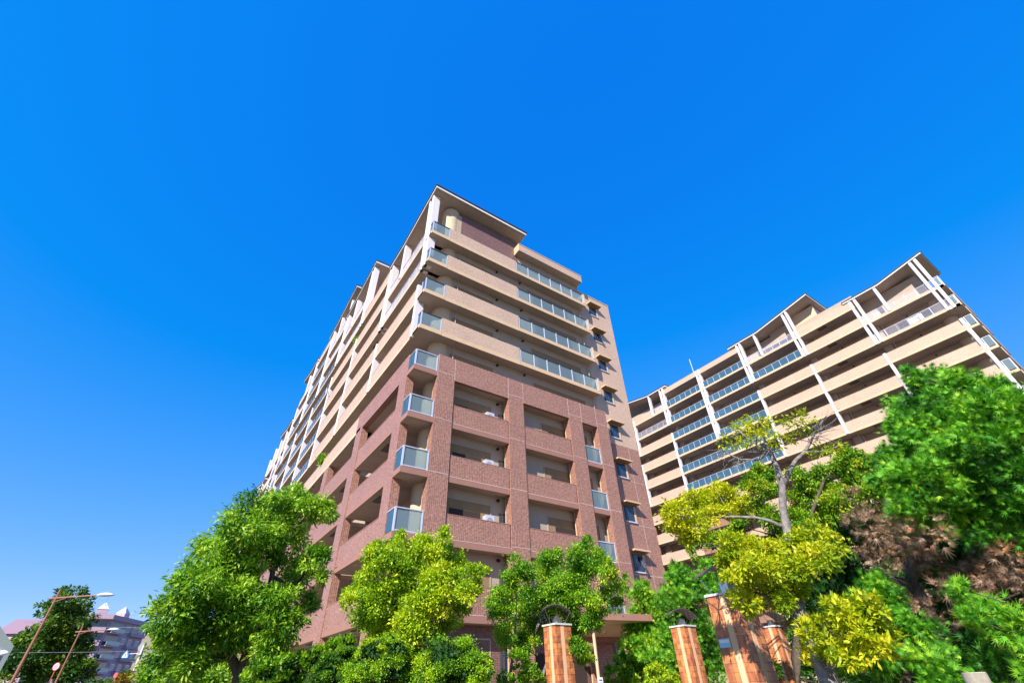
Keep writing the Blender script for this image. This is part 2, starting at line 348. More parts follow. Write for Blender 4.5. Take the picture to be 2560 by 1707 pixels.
# end face, brown frame
PIL = [(1.45, 2.53), (6.28, 7.40), (11.14, 12.27), (13.67, 14.71)]
br = MB()
for a, b in PIL: br.box(a, b, -.03, .45, 0, 15.72, BROWN); br.box(a+.02, b-.02, .452, .55, 0, 15.72, YFASC)
br.box(1.45, 14.71, -.03, .4, 15.72, 17.22, BROWN, mbot=BFASC)
br.box(.0, .45, .93, 2.02, 0, 15.72, BROWN); br.box(0-.0, .4, .93, 9.6, 15.724, 17.22, BROWN); br.box(.0, .45, 8.3, 9.55, 0, 15.72, BROWN)
for a, b in PIL:
    for u in (a, b): br.box(u-.012, u+.012, -.034, -.031, 15.72, 17.2, JOINT)
    for k in range(0, 5): br.box(a, b, -.034, -.031, L0(k)+.32-.3*0, L0(k)+.345, JOINT)
br.build('brown_frame', MAIN)
for k in range(0, 5):
    z = L0(k); mb = MB()
    mb.box(.16, 14.7, .2, WV+.3, z+.004, z+.2, SOFF); mb.box(.16, 2.3, WV+.3, 2.05, z+.004, z+.2, SOFF)
    mb.box(0, 1.44, 0, .16, z, z+.30, BFASC, mbot=SOFF); mb.box(0, .16, .16, .92, z, z+.30, BFASC, mbot=SOFF)
    if k < 4:
        for a, b in ((2.55, 6.26), (7.42, 11.12)):
            mb.box(a, b, .02, .18, z-.02, z+.27, BFASC, mbot=SOFF); mb.box(a+.02, b-.04, .022, .178, z+.27, z+1.38, BROWN); mb.box(a, b, .01, .19, z+1.38, z+1.41, BFASC)
            mb.box(a, b, .015, .02, z+.262, z+.285, JOINT)
        mb.box(12.28, 13.66, .02, .18, z-.02, z+.27, BFASC, mbot=SOFF)
    o = mb.build('balcony', MAIN); fr = MB(); gl = MB()
    for u in (.06, 1.37): fr.box(u-.04, u+.04, .0, .08, z+.3, z+1.30, FRAME)
    fr.box(.02, 1.41, -.01, .09, z+1.30, z+1.345, FRAME); fr.box(.01, .09, .09, .92, z+1.30, z+1.345, FRAME); fr.box(.10, 1.33, .01, .07, z+.33, z+.38, FRAME)
    fr.build('railing_frame', o); fr = MB()
    MB().box(.1, 1.33, .035, .047, z+.38, z+1.3, GLASS).build('glass_panel', o); MB().box(.035, .047, .08, .9, z+.35, z+1.3, GLASSB).build('glass_panel', o)
    if k < 4:
        for u in (12.31, 13.62): fr.box(u-.03, u+.03, .04, .10, z+.3, z+1.3, FRAME)
        fr.box(12.28, 13.66, .03, .11, z+1.30, z+1.35, FRAME); fr.box(12.3, 13.64, .04, .1, z+.28, z+.33, FRAME); gl.box(12.34, 13.59, .06, .072, z+.33, z+1.3, GLASS)
        fr.build('railing_frame', o); gl.build('glass_panel', o)
# niches, small windows, vents and pipes in the end wall
ACP = [(1, 5.05), (2, 5.0), (3, 5.05)]
for k in range(-1, 8):
    z = L0(k)+.2
    for (a, b, hh) in ((2.55, 5.45, 2.2), (9.3, 13.2, 2.2)) if k < 4 else ((2.4, 5.6, 2.2), (8.9, 13.6, 2.2)):
        nb = MB(); nb.box(a, b, WV-.004, WV-.001, z, z+hh, NICHE)
        nb.box(a-.06, a, WV-.03, WV, z, z+hh+.06, STUC); nb.box(b, b+.06, WV-.03, WV, z, z+hh+.06, STUC); nb.box(a, b, WV-.03, WV, z+hh, z+hh+.06, STUC)
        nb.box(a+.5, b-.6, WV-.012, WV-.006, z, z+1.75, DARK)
        nb.build('balcony_recess', MAIN)
    MB().box(6.0, 6.7, WV-.03, WV-.004, z+.7, z+1.9, WINF).box(6.06, 6.64, WV-.045, WV-.031, z+.76, z+1.84, WIN).build('window', MAIN)
    for u in (5.9, 7.75 if k < 4 else 8.1):
        MB().tube([(u, WV, z+2.55), (u, WV-.09, z+2.55)], .07, BLACK).tube([(u, WV-.09, z+2.56), (u, WV-.14, z+2.50)], .08, BLACK).build('vent_cap', MAIN)
    if k >= 4: MB().tube([(2.62, WV-.12, z), (2.62, WV-.12, z+2.55), (2.55, .35, z+2.62)], .035, PIPE, 6).build('drainpipe', MAIN)
    if k >= 4: MB().tube([(14.35, WV-.12, z), (14.35, WV-.12, z+2.5), (14.3, .3, z+2.62)], .035, PIPE, 6).build('drainpipe', MAIN)
# round corner column, running through the balconies
MB().tube([(1.95, 1.35, 0), (1.95, 1.35, 32.4)], .68, CYL, 40, caps=False).build('round_column', MAIN, smooth=True)
MB().tube([(6.36, WV, 29.3), (6.36, WV-.12, 29.3)], .13, WHITE, 12).box(6.25, 6.47, WV-.2, WV-.02, 29.34, 29.44, WHITE).build('vent_hood', MAIN)
# left face bays
BAYS = [(1.15, 8.75), (8.75, 16.8), (16.8, 24.8), (24.8, 32.6), (32.6, 40.6), (40.6, 48.5), (48.5, 56.5), (56.5, 64.5), (64.5, 74)]
TOPK = [8, 9, 10, 11, 12, 11, 9, 9, 8]
for bi, (v0, v1) in enumerate(BAYS):
    for k in range(0, TOPK[bi]+1):
        z = L0(k); rails = {0: (7, 8), 2: (9, 10), 3: (10, 11), 5: (10, 11), 7: (8, 9)}
        brown = (bi == 0 and k <= 4) or (bi in (1, 2) and k <= 3) or (bi >= 3 and k <= 4)
        t, fa = (BROWN, BFASC) if brown else (BEIGE, YFASC)
        if bi == 0 and k <= 4:
            if k == 4: MB().box(.4, 2.0, 2.0, 9.5, z+.004, z+.2, SOFF).build('balcony', MAIN)
            else: solid_balcony(MAIN, .06, 2.0, 8.32, z, BROWN, BFASC, 1.95, hatch=4.2 if k in (2, 3, 0) else None)
            continue
        if bi == 1 and k <= 3:
            solid_balcony(MAIN, .05, 9.5, 15.9, z, BROWN, BFASC, 1.95, hatch=12); continue
        a = v0+(.0 if bi else -.2)
        if k in rails.get(bi, ()): railing_balcony(MAIN, 0, a, v1, z, YFASC, 'bars')
        elif (bi in (3, 4, 5) and 5 <= k <= 9) or (bi == 4 and k in (10, 11)) or (bi in (6, 7) and 5 <= k < TOPK[bi]-(1 if bi == 7 else 0)):
            railing_balcony(MAIN, 0, a, v1, z, YFASC, 'glass')
        elif bi == 0: 
            solid_balcony(MAIN, 0, a+.3, v1, z, t, fa, hatch=None)
        else: solid_balcony(MAIN, 0, a, v1, z, t, fa, hatch=(v0+2.2 if (k % 3 == 1) else None))
    if bi in (1, 2, 3):
        MB().box(0, .45, v1-.9, v1+.3, 0, L0(4)-.0 if bi < 3 else L0(5), BROWN).build('pillar', MAIN)
# rooftop side wall with a slot opening over the second bay
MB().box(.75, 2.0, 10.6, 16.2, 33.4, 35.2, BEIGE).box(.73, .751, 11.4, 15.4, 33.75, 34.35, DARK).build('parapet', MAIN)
for (v, z0, z1) in [(.62, 24.56, 32.75), (1.18, 24.56, 32.6), (1.22, 18.68, 23.1), (5.83, 27.81, 31.75), (8.5, 24.56, 31.7), (9.08, 24.56, 31.7), (8.78, 18.68, 23.05),
    (16.22, 30.48, 38.6), (16.8, 30.48, 38.55), (16.85, 18.68, 28.95), (21.35, 33.7, 37.7), (24.35, 30.48, 37.6), (24.95, 30.48, 40.6), (24.85, 18.68, 28.95), (28.9, 36.66, 40.6),
    (32.3, 30.48, 40.7), (32.85, 30.48, 39.3), (32.7, 18.7, 28.95), (40.3, 30.48, 40.4), (40.85, 30.48, 40.4), (40.6, 18.7, 28.95), (44.3, 36.6, 40.2), (48.2, 27.5, 36.4), (48.7, 27.5, 34.6), (48.5, 18.7, 26), (52.5, 24.6, 34.4), (56.4, 24.6, 34.4), (60.5, 30.7, 34.6), (64.4, 24.6, 34), (68.5, 18.7, 31), (73, 18.7, 30)]:
    fin(MAIN, 0, v, z0, z1)
curved_roof(MAIN, -.17, 8.45, [(-.17, 32.72), (5.9, 31.85), (9.0, 31.78)])
curved_roof(MAIN, -.17, 8.45, [(15.5, 38.75), (22.6, 37.8), (25.6, 37.72)])
curved_roof(MAIN, -.17, 8.45, [(23.6, 41.85), (30.8, 40.75), (34.3, 40.7)])
curved_roof(MAIN, -.17, 8.45, [(39.9, 40.45), (43.2, 40.35), (49.0, 41.5)])
curved_roof(MAIN, -.17, 8.45, [(48.6, 34.5), (52.3, 34.5), (58.3, 35.6)])
curved_roof(MAIN, -.17, 8.45, [(62.0, 29.9), (65.5, 29.9), (72, 31.2)])
# ground floor: canopy over the entrance, column and dark entrance recess
cn = MB(); cn.prism([(4.97, -5.8), (8.14, -6.48), (13.03, -1.25), (9.67, -.3)], 3.47, 3.68, BFASC, axis='z'); cn.prism([(5.05, -5.72), (8.1, -6.4), (12.9, -1.25), (9.7, -.4)], 3.45, 3.469, YFASC, axis='z')
cn.prism([(9.6, -.9), (12.6, -1.6), (13.4, -.04), (9.6, -.04)], 3.3, 3.44, BFASC, axis='z'); cn.build('canopy', MAIN)
MB().tube([(5.9, -5.6, 0), (5.9, -5.6, 3.45)], .055, YFASC, 10).build('canopy_post', MAIN)
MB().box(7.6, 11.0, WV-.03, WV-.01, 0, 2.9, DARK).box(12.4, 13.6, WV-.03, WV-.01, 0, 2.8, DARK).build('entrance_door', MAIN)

# ---------------- air conditioners on the end balconies
for n_, (k, u) in enumerate(ACP):
    z = L0(k)+.2; e = empty('air_conditioner', (u, WV-.32, z), None, 'air conditioner', 'air conditioners in the balcony recesses')
    e['label'] = ('white air conditioner unit in the %s brown-framed balcony recess beside the left pillar' % ('lowest', 'middle', 'highest')[n_])
    MB().box(u-.15, u+.35, WV-.5, WV-.16, z+.95, z+1.55, FRAME).build('casing', e)
    MB().tube([(u+.08, WV-.503, z+1.25), (u+.08, WV-.52, z+1.25)], .19, mat('grille_grey', (.3, .3, .33), .6), 20).build('fan_grille', e)
    MB().box(u-.17, u+.37, WV-.5, WV-.15, z, z+.95, mat('unit_stand', (.25, .24, .24), .7)).build('stand', e)

# ---------------- rear building
REAR = empty('apartment_building', (60, 5, 0), 'long beige apartment block behind the right trees with rows of balconies and white paired columns', 'building')
UR = 55.0
rw = MB(); rw.box(UR+2, UR+15, -17.2, 38, 0, 36.9, STUC); rw.box(UR+2, UR+14, -9.6, 38, 36.9, 42.9, STUC); rw.box(UR+1.9, UR+8, -16.3, -8.9, 36.9, 40.9, STUC)
rw.box(UR+2.2, UR+7.4, -4.9, 7, 42.9, 43.6, STUC); rw.box(UR+2.2, UR+5.4, -4.6, 2, 43.6, 44.3, STUC)
rw.build('wall', REAR)
MB().box(UR+2.2, UR+5.9, -5.0, -4.91, 41.5, 45.0, BROWN2).box(UR+2.15, UR+2.2, -5.0, -1.8, 41.5, 44.8, CYL).build('wall', REAR)
RB = [(-17.2, -9.6), (-9.6, -1.75), (-1.75, 6.2), (6.2, 14.2), (14.2, 22.0), (22.0, 29.7), (29.7, 38)]
for bi, (v0, v1) in enumerate(RB):
    for k in range(-1, 13):
        z = LR(k)
        if bi in (0,) and k < 1: continue
        if bi in (1, 2) and k < 0: continue
        if bi == 5 and k < 0: continue
        if bi == 6 and k < 0: continue
        bars = (bi == 0 and k in (1, 2)) or (bi == 2 and k == 0) or (bi == 5 and k == 1)
        glass = (bi == 2 and k == 1) or (bi == 3 and 0 <= k <= 5) or (bi == 4 and 0 <= k <= 5)
        brown = (bi in (4,) and k >= 7) or (bi in (5,) and k >= 9) or (bi == 6 and k >= 7)
        t, fa = (BROWN, BFASC) if brown else (BEIGE, YFASC)
        a = v0 - (.7 if bi == 0 else 0)
        if k == -1:
            MB().box(UR, UR+2.1, a, v1, z, z+.85, BEIGE, mbot=SOFF).box(UR-.02, UR+2.1, a, v1, z+.85, z+.9, YFASC).build('parapet', REAR); continue
        if bi == 5 and k == 0:
            solid_balcony(REAR, UR, 25.2, v1, z, BEIGE, YFASC); railing_balcony(REAR, UR, v0, 25.2, z, YFASC, 'bars'); continue
        if bars: railing_balcony(REAR, UR, a, v1, z, YFASC, 'bars')
        elif glass: railing_balcony(REAR, UR, v0, v1, z, YFASC, 'glass', n=7)
        else: solid_balcony(REAR, UR, a if bi else v0+.4, v1, z, t, fa, hatch=(v0+4.6 if (bi == 1 and k < 8) else (v0+5.4 if bi == 5 and k == 0 else None)))
        if k >= 0:
            pz = MB().box(UR+1.35, UR+1.998, v1-.75, v1+.1, z-2.6, z+.0, STUC).build('pier', REAR)
            MB().tube([(UR+1.3, v1-1.0, z-2.6), (UR+1.3, v1-1.0, z-.1)], .05, PIPE, 6).build('drainpipe', REAR)
            MB().tube([(UR+2.0, v0+4.0, z-.3), (UR+1.9, v0+4.0, z-.3)], .09, BLACK, 8).build('vent_cap', REAR)
            if k < 9: MB().box(UR+1.95, UR+1.998, v0+1.2, v1-2.4, z+.2, z+2.2, WINF).box(UR+1.93, UR+1.949, v0+1.3, v1-2.5, z+.25, z+2.1, WIN).build('window', REAR)
for (v, z0, z1) in [(-17.35, 33.87, 41.9), (-16.78, 33.87, 41.8), (-17.05, 19, 32.4), (-12.4, 37.1, 41.0), (-9.95, 33.87, 40.95), (-9.35, 33.87, 40.95), (-9.4, 22.1, 32.4), (-2.05, 36.82, 44.7), (-1.48, 36.82, 44.6),
    (-1.8, 25.05, 35.3), (3.4, 40.05, 43.95), (5.93, 36.82, 43.95), (6.48, 36.82, 43.9), (6.03, 25.05, 35.3), (13.95, 31, 43.6), (14.48, 31, 43.6), (21.7, 36.85, 43.95), (22.35, 36.85, 43.95), (22.12, 25.05, 35.3), (25.0, 40.05, 44.0), (29.55, 33.9, 40.9), (29.7, 25.1, 32.3)]:
    fin(REAR, UR, v, z0, z1, w=.32)
# corner of the rear block: glass corner balconies and the narrow end wall
for k in range(1, 9):
    z = LR(k); o = MB().box(UR, UR+8, -18.0, -17.2, z, z+.28, YFASC, mbot=SOFF).build('balcony', REAR)
    MB().box(UR+.03, UR+.09, -18.0, -17.9, z+.28, z+1.5, FRAME).box(UR+.03, UR+.09, -17.35, -17.28, z+.28, z+1.5, FRAME).box(UR+.02, UR+.1, -18.0, -17.28, z+1.5, z+1.55, FRAME).box(UR+.1, UR+3, -17.99, -17.94, z+1.5, z+1.55, FRAME).build('railing_frame', o)
    MB().box(UR+.05, UR+.06, -17.9, -17.35, z+.4, z+1.5, GLASS).build('glass_panel', o); MB().box(UR+.12, UR+3, -17.97, -17.96, z+.4, z+1.5, GLASS).build('glass_panel', o)
    MB().box(UR+3.4, UR+11, -18.02, -17.9, z+.28, z+1.35, BEIGE).build('parapet', REAR)
MB().tube([(UR+2.2, -16.2, 14), (UR+2.2, -16.2, 36.8)], .7, CYL, 24, caps=False).build('round_column', REAR, smooth=True)
curved_roof(REAR, UR-.15, UR+6.2, [(-18.2, 41.95), (-12.95, 40.95), (-8.7, 40.95)])
curved_roof(REAR, UR-.15, UR+6.6, [(-5.55, 45.3), (2.7, 43.95), (7.8, 43.95)])
curved_roof(REAR, UR-.15, UR+6.2, [(20.8, 43.95), (25.2, 43.95), (32.5, 45.3), (36, 45.9)])
MB().tube([(UR+1.5, 15.6, 43.5), (UR+1.5, 15.6, 47.4)], .05, WHITE, 6).build('antenna', REAR)
MB().box(UR-.02, UR+.4, 29.9, 31.0, 0, 22, BROWN).build('pillar', REAR)
# ================================================================ foliage
def leaf_mesh(name, P, A, N, L_, W_, lv, m, parent=None, shape='leaf'):
    """P base points, A unit axis, N unit normal, L_ length, W_ width arrays -> one mesh"""
    B = np.cross(A, N); B /= np.linalg.norm(B, axis=1, keepdims=True)+1e-9
    L_ = L_[:, None]; W_ = W_[:, None]; n = len(P)
    if shape == 'leaf':
        m1 = P + A*L_*.45; V = np.stack([P, m1 - B*W_*.5 + N*W_*.18, P + A*L_, m1 + B*W_*.5 + N*W_*.18], 1)
        T = np.array([[0, 1, 2], [0, 2, 3]])
    elif shape == 'pair':        # pinnate twig: axis with leaflets both sides
        vs_ = []; T = []
        for j, (t, s) in enumerate([(.15, 1), (.15, -1), (.4, 1), (.4, -1), (.65, 1), (.65, -1), (.85, 0)]):
            b0 = P + A*L_*t; ax = A*.75 + B*s*.8; ax = ax/np.linalg.norm(ax, axis=1, keepdims=True); sd = np.cross(ax, N)
            l = L_*.38
            vs_ += [b0, b0+ax*l*.5-sd*W_*.5+N*W_*.1, b0+ax*l, b0+ax*l*.5+sd*W_*.5+N*W_*.1]; o = 4*j; T += [[o, o+1, o+2], [o, o+2, o+3]]
        V = np.stack(vs_, 1); T = np.array(T)
    else:                        # 'spray': fan of narrow blades
        vs_ = []; T = []
        for j, a in enumerate((-.95, -.5, -.12, .28, .7, 1.05)):
            ax = A*math.cos(a)+B*math.sin(a); sd = np.cross(ax, N); l = L_*(1-.35*abs(a)); b0 = P + A*L_*(.10*(2-abs(a)))
            vs_ += [b0-sd*W_*.5, b0+sd*W_*.5, b0+ax*l+N*L_*.06*(j % 3-1)]; T.append([3*j, 3*j+1, 3*j+2])
        V = np.stack(vs_, 1); T = np.array(T)
    k = V.shape[1]; F = (T[None] + (np.arange(n)*k)[:, None, None]).reshape(-1, 3); V = V.reshape(-1, 3)
    me = bpy.data.meshes.new(name); me.vertices.add(len(V)); me.vertices.foreach_set('co', V.astype(np.float32).ravel())
    me.loops.add(F.size); me.loops.foreach_set('vertex_index', F.astype(np.int32).ravel())
    me.polygons.add(len(F)); me.polygons.foreach_set('loop_start', (np.arange(len(F))*3).astype(np.int32)); me.polygons.foreach_set('loop_total', np.full(len(F), 3, np.int32))
    me.update(calc_edges=True); at_ = me.attributes.new('lv', 'FLOAT', 'FACE'); at_.data.foreach_set('value', np.repeat(lv, len(T)).astype(np.float32))
    me.materials.append(m); o = bpy.data.objects.new(name, me); COL.objects.link(o)
    if parent is not None: o.parent = parent; o.matrix_parent_inverse = parent.matrix_basis.inverted()
    return o
DENS = 1.75
def unit(a): return a/(np.linalg.norm(a, axis=-1, keepdims=True)+1e-9)
def foliage(name, clumps, m, size, width, parent, cov=.9, shape='leaf', droop=.25, nsub=11, subr=.55, seed=1, lvr=(0., 1.), up=.6, shell=.35):
    rg = np.random.default_rng(seed); Ps, As, Ns, Ls, Ws, Vs = [], [], [], [], [], []
    for c, r in clumps:
        cnt = max(6, int(cov*4*math.pi*r*r/(size*width*(.5 if shape == 'leaf' else 1.6))*DENS))
        dirs = unit(rg.normal(size=(nsub, 3))*np.array([1, 1, .85])); rad = r*(shell+(1-shell)*rg.random(nsub)**.6)
        sc_ = c + dirs*rad[:, None]; sl = rg.normal(0, .16, nsub); base = rg.normal(0, .10)
        idx = rg.integers(0, nsub, cnt); off = rg.normal(size=(cnt, 3))*np.array([1, 1, .7])*r*subr*.55
        p = sc_[idx] + off; outw = unit(p - (c - np.array([0, 0, .3*r]))); rnd = unit(rg.normal(size=(cnt, 3)))
        A = unit(outw*.7 + rnd*.75 + np.array([0, 0, -droop])); N = unit(np.array([0, 0, up]) + outw*.35 + unit(rg.normal(size=(cnt, 3)))*.65)
        N = unit(N - A*(N*A).sum(1, keepdims=True))
        s = size*rg.uniform(.65, 1.3, cnt)
        Ps.append(p); As.append(A); Ns.append(N); Ls.append(s); Ws.append(s*width/size)
        Vs.append(np.clip(lvr[0]+(lvr[1]-lvr[0])*(.5+base+sl[idx]+rg.normal(0, .17, cnt)), 0, 1))
    cat_ = lambda a: np.concatenate(a)
    return leaf_mesh(name, cat_(Ps), cat_(As), cat_(Ns), cat_(Ls), cat_(Ws), cat_(Vs), m, parent, shape)
def clumps_px(lst, dist, depth=.8, seed=0, zoom=None):
    rg = np.random.default_rng(seed+100); out = []
    for q in lst:
        x, y, r = q[:3]; d = dist + (q[3] if len(q) > 3 else rg.uniform(-depth, depth))
        if zoom: x = zoom[0]+x/zoom[2]; y = zoom[1]+y/zoom[2]; r = r/zoom[2]
        p = at(x, y, d); rr = pxsize(p, r)
        p[2] = max(p[2], .25*rr); out.append((p, rr))
    return out
def stem(pts, dist, m, parent, name='trunk', ground=True, n=8):
    """pts: (px, py, width px[, extra depth])"""
    P = [at(q[0], q[1], dist+(q[3] if len(q) > 3 else 0)) for q in pts]; R = [pxsize(p, q[2])*.5 for p, q in zip(P, pts)]
    if ground: P = [np.array([P[0][0], P[0][1], -.05])]+P; R = [R[0]*1.25]+R
    mb = MB(); mb.tube(P, R, m, n); return mb.build(name, parent, smooth=True)
def twigs(clumps, root_pts, m, parent, r0=.03, seed=0, name='branch'):
    """curved limbs from points on the trunk to every clump"""
    rg = np.random.default_rng(seed); mb = MB()
    for c, r in clumps:
        b = min(root_pts, key=lambda q: np.linalg.norm(q-c)+ .6*max(0, q[2]-c[2])); mid = (b+c)/2 + rg.normal(0, .12, 3)*np.linalg.norm(c-b)*.5 + np.array([0, 0, -.06])*np.linalg.norm(c-b)
        mb.tube([b, mid, c], [r0, r0*.65, r0*.3], m, 5)
        for _ in range(2): mb.tube([c, c+unit(rg.normal(size=3))*r*.8], [r0*.3, r0*.12], m, 4)
    return mb.build(name, parent, smooth=True)
G_CAM = leaf_mat('camphor_leaf', [(.03,.11,.008),(.12,.28,.012),(.30,.50,.025),(.55,.66,.08)], .38)
G_YEL = leaf_mat('yellow_green_leaf', [(.09,.22,.012),(.24,.42,.012),(.48,.60,.015),(.68,.66,.03)], .5)
G_BRT = leaf_mat('bright_green_leaf', [(0.038, 0.135, 0.008), (0.114, 0.3, 0.012), (0.266, 0.48, 0.02), (0.57, 0.63, 0.04)], .4)
G_HED = leaf_mat('hedge_leaf', [(.08,.22,.01),(.24,.46,.012),(.44,.62,.015),(.60,.64,.03)], .5)
G_THU = leaf_mat('thuja_spray', [(0.032, 0.135, 0.008), (0.112, 0.338, 0.012), (0.272, 0.513, 0.02), (0.48, 0.608, 0.03)], .6, .25)
G_CON = leaf_mat('cypress_spray', [(.012,.07,.006),(.05,.24,.012),(.14,.42,.015),(.34,.58,.03)], .6, .25)
G_DRY = leaf_mat('dead_spray', [(.12, .06, .035), (.26, .15, .09), (.40, .27, .19), (.45, .20, .08)], .8, .1)
G_GOLD = leaf_mat('golden_leaf', [(.13,.24,.012),(.32,.42,.012),(.58,.58,.015),(.82,.70,.05)], .45, .42)
G_MID = leaf_mat('mid_green_leaf', [(0.038, 0.145, 0.01), (0.133, 0.319, 0.012), (0.304, 0.464, 0.02), (0.646, 0.522, 0.03)], .45)
G_DRK = leaf_mat('inner_shade_leaf', [(.006, .03, .006), (.015, .06, .01), (.03, .10, .012), (.06, .15, .02)], .6)  # very dark green paints the shade inside the clipped shrubs
G_FAR = leaf_mat('street_tree_leaf', [(0.013, 0.06, 0.012), (0.039, 0.12, 0.015), (0.104, 0.216, 0.02), (0.234, 0.336, 0.04)], .5)

def tree(name, label, cat, blobs, dist, m, size, width, trunk, tdist=None, bark=None, depth=.8, seed=1, zoom=None, r0=.03, more=(), group=None, **kw):
    cl = clumps_px(blobs, dist, depth, seed, zoom); tp = [at(q[0], q[1], (tdist or dist)+(q[3] if len(q) > 3 else 0)) for q in trunk] if trunk else []
    base = tp[0] if tp else np.mean([c for c, r in cl], 0)
    root = empty(name, (base[0], base[1], 0), label, cat, group)
    foliage('crown', cl, m, size, width, root, seed=seed, **kw)
    if trunk:
        stem(trunk, tdist or dist, bark or BARK, root)
        fine = [tp[i]*(1-t)+tp[i+1]*t for i in range(len(tp)-1) for t in (0, .33, .66)]+[tp[-1]]
        for b in more:
            stem(b, tdist or dist, bark or BARK, root, name='limb', ground=False); bp = [at(q[0], q[1], (tdist or dist)+(q[3] if len(q) > 3 else 0)) for q in b]; fine += bp
        twigs(cl, fine, bark or BARK, root, r0, seed)
    return root
# --- big camphor-like tree at the left
TA = [(735,1245,32),(775,1265,38),(812,1280,22),(690,1265,45),(640,1290,48),(600,1310,42),(660,1330,45),(710,1330,36),(560,1345,42),(610,1370,48),(665,1385,38),(740,1345,28),(520,1395,44),(570,1420,45),(620,1430,35),(500,1450,45),
 (782,1402,26),(802,1388,18),(748,1425,34),(735,1460,28),(792,1372,16),(700,1500,36),(765,1512,26),(640,1500,46),(590,1490,45),(540,1500,45),(470,1500,46),(430,1540,46),(690,1562,42),(732,1555,24),(640,1560,48),(580,1550,50),(500,1560,50),
 (445,1590,40),(420,1625,32),(405,1585,22),(680,1612,34),(560,1610,40),(500,1620,40),(455,1650,35),(750,1235,20),(830,1290,12),(700,1248,26),(810,1440,16),(480,1660,30)]
tree('camphor_tree', 'tall glossy green tree with a forked dark trunk, left of the brown apartment corner', 'tree', TA, 13.5, G_CAM, .115, .042,
     [(585,1770,36), (598,1690,30), (615,1640,24), (640,1575,20), (668,1500,16), (680,1440,13), (686,1400,9), (700,1370,6)],
     more=[[(598,1690,22), (578,1640,20), (582,1600,14), (560,1540,10), (530,1480,7)], [(668,1500,11), (640,1440,8), (620,1390,6)], [(684,1405,9), (668,1385,7), (655,1350,4)], [(680,1440,9), (715,1458,7), (750,1450,5)], [(672,1480,8), (700,1490,6), (735,1485,4)], [(690,1392,7), (730,1330,5), (765,1290,4)]],
     depth=1.3, seed=3, cov=1.25, r0=.022, droop=.45, nsub=10)
TB = [(392,1650,22),(405,1665,34),(420,1690,36),(385,1700,30),(455,1700,34),(375,1690,18),(500,1690,36),(540,1700,36),(560,1665,26)]
tree('street_tree', 'lower glossy green tree under the left edge of the tall glossy tree', 'tree', TB, 18, G_CAM, .12, .05, [(432,1760,16), (430,1700,14), (410,1670,9)], seed=4, cov=1.1, r0=.02, droop=.4, depth=1.2)
TC = [(660,1640,20),(685,1620,22),(670,1670,22),(650,1690,20),(700,1655,18),(640,1665,16)]
tree('slender_tree', 'small dark thin-stemmed tree just right of the forked trunk', 'tree', TC, 12, G_CAM, .09, .035, [(652,1770,7), (655,1700,6), (672,1640,4)], more=[[(640,1760,6), (648,1690,5), (655,1640,3)]], seed=5, cov=.9, r0=.01, lvr=(-.2, .7), depth=.4)
# --- yellow-green tree in front of the corner
TD = [(1005,1345,14),(1007,1330,8),(1112,1330,12),(1110,1352,16),(1052,1355,18),(960,1372,30),(1010,1385,36),(1060,1375,32),(1100,1372,22),(938,1400,32),(1130,1400,24),(980,1430,40),(1040,1432,42),(1088,1440,36),(1150,1440,26),(1190,1432,18),(1212,1428,10),(1160,1408,12),
 (905,1462,30),(885,1478,20),(870,1500,16),(942,1490,42),(1000,1490,44),(1060,1500,40),(1118,1490,34),(1168,1482,24),(1195,1460,14),(910,1530,32),(970,1550,42),(1040,1552,42),(1098,1540,32),(1145,1530,22),(1000,1600,38),(1060,1598,34),(950,1600,34),(1165,1510,16)]
tree('maple_tree', 'yellow-green small-leaved tree in front of the corner pillar of the brown facade', 'tree', TD, 9.6, G_YEL, .060, .028,
     [(1052,1770,20), (1048,1690,17), (1042,1600,13), (1045,1520,9), (1030,1440,6), (1020,1380,4)], more=[[(1045,1560,9), (1090,1490,6), (1130,1430,4)], [(1042,1580,9), (985,1510,6), (940,1450,4)], [(1045,1530,7), (1075,1440,5), (1105,1370,3)]],
     depth=.8, seed=6, cov=1.4, r0=.010, droop=.05, nsub=10)
TE = [(1467,1343,7),(1458,1358,10),(1395,1378,10),(1475,1352,7),(1380,1398,22),(1430,1392,26),(1475,1388,24),(1508,1402,20),(1300,1422,30),(1350,1428,36),(1410,1440,40),(1468,1440,36),(1518,1432,22),(1262,1452,26),(1245,1490,26),(1300,1490,38),(1360,1500,38),(1420,1500,38),(1478,1500,32),
 (1526,1482,22),(1548,1458,12),(1566,1442,7),(1538,1508,16),(1252,1540,26),(1300,1550,34),(1360,1550,34),(1428,1560,32),(1478,1550,24),(1262,1590,24),(1320,1602,26),(1440,1612,22),(1462,1640,16),(1300,1645,20),(1560,1470,8),(1500,1530,18)]
tree('evergreen_tree', 'rounded bright green tree between the yellow-green tree and the entrance canopy', 'tree', TE, 11.5, G_BRT, .055, .027,
     [(1312,1770,12), (1314,1700,10), (1320,1630,8), (1345,1560,7), (1380,1500,6), (1420,1440,4), (1460,1370,2)], more=[[(1345,1760,9), (1352,1700,8), (1380,1620,6), (1420,1550,4)], [(1278,1760,9), (1275,1690,8), (1285,1610,6), (1290,1540,4)], [(1375,1720,8), (1392,1660,6), (1400,1600,4)]],
     depth=.9, seed=7, cov=1.45, r0=.010, droop=.1, bark=BARKG)
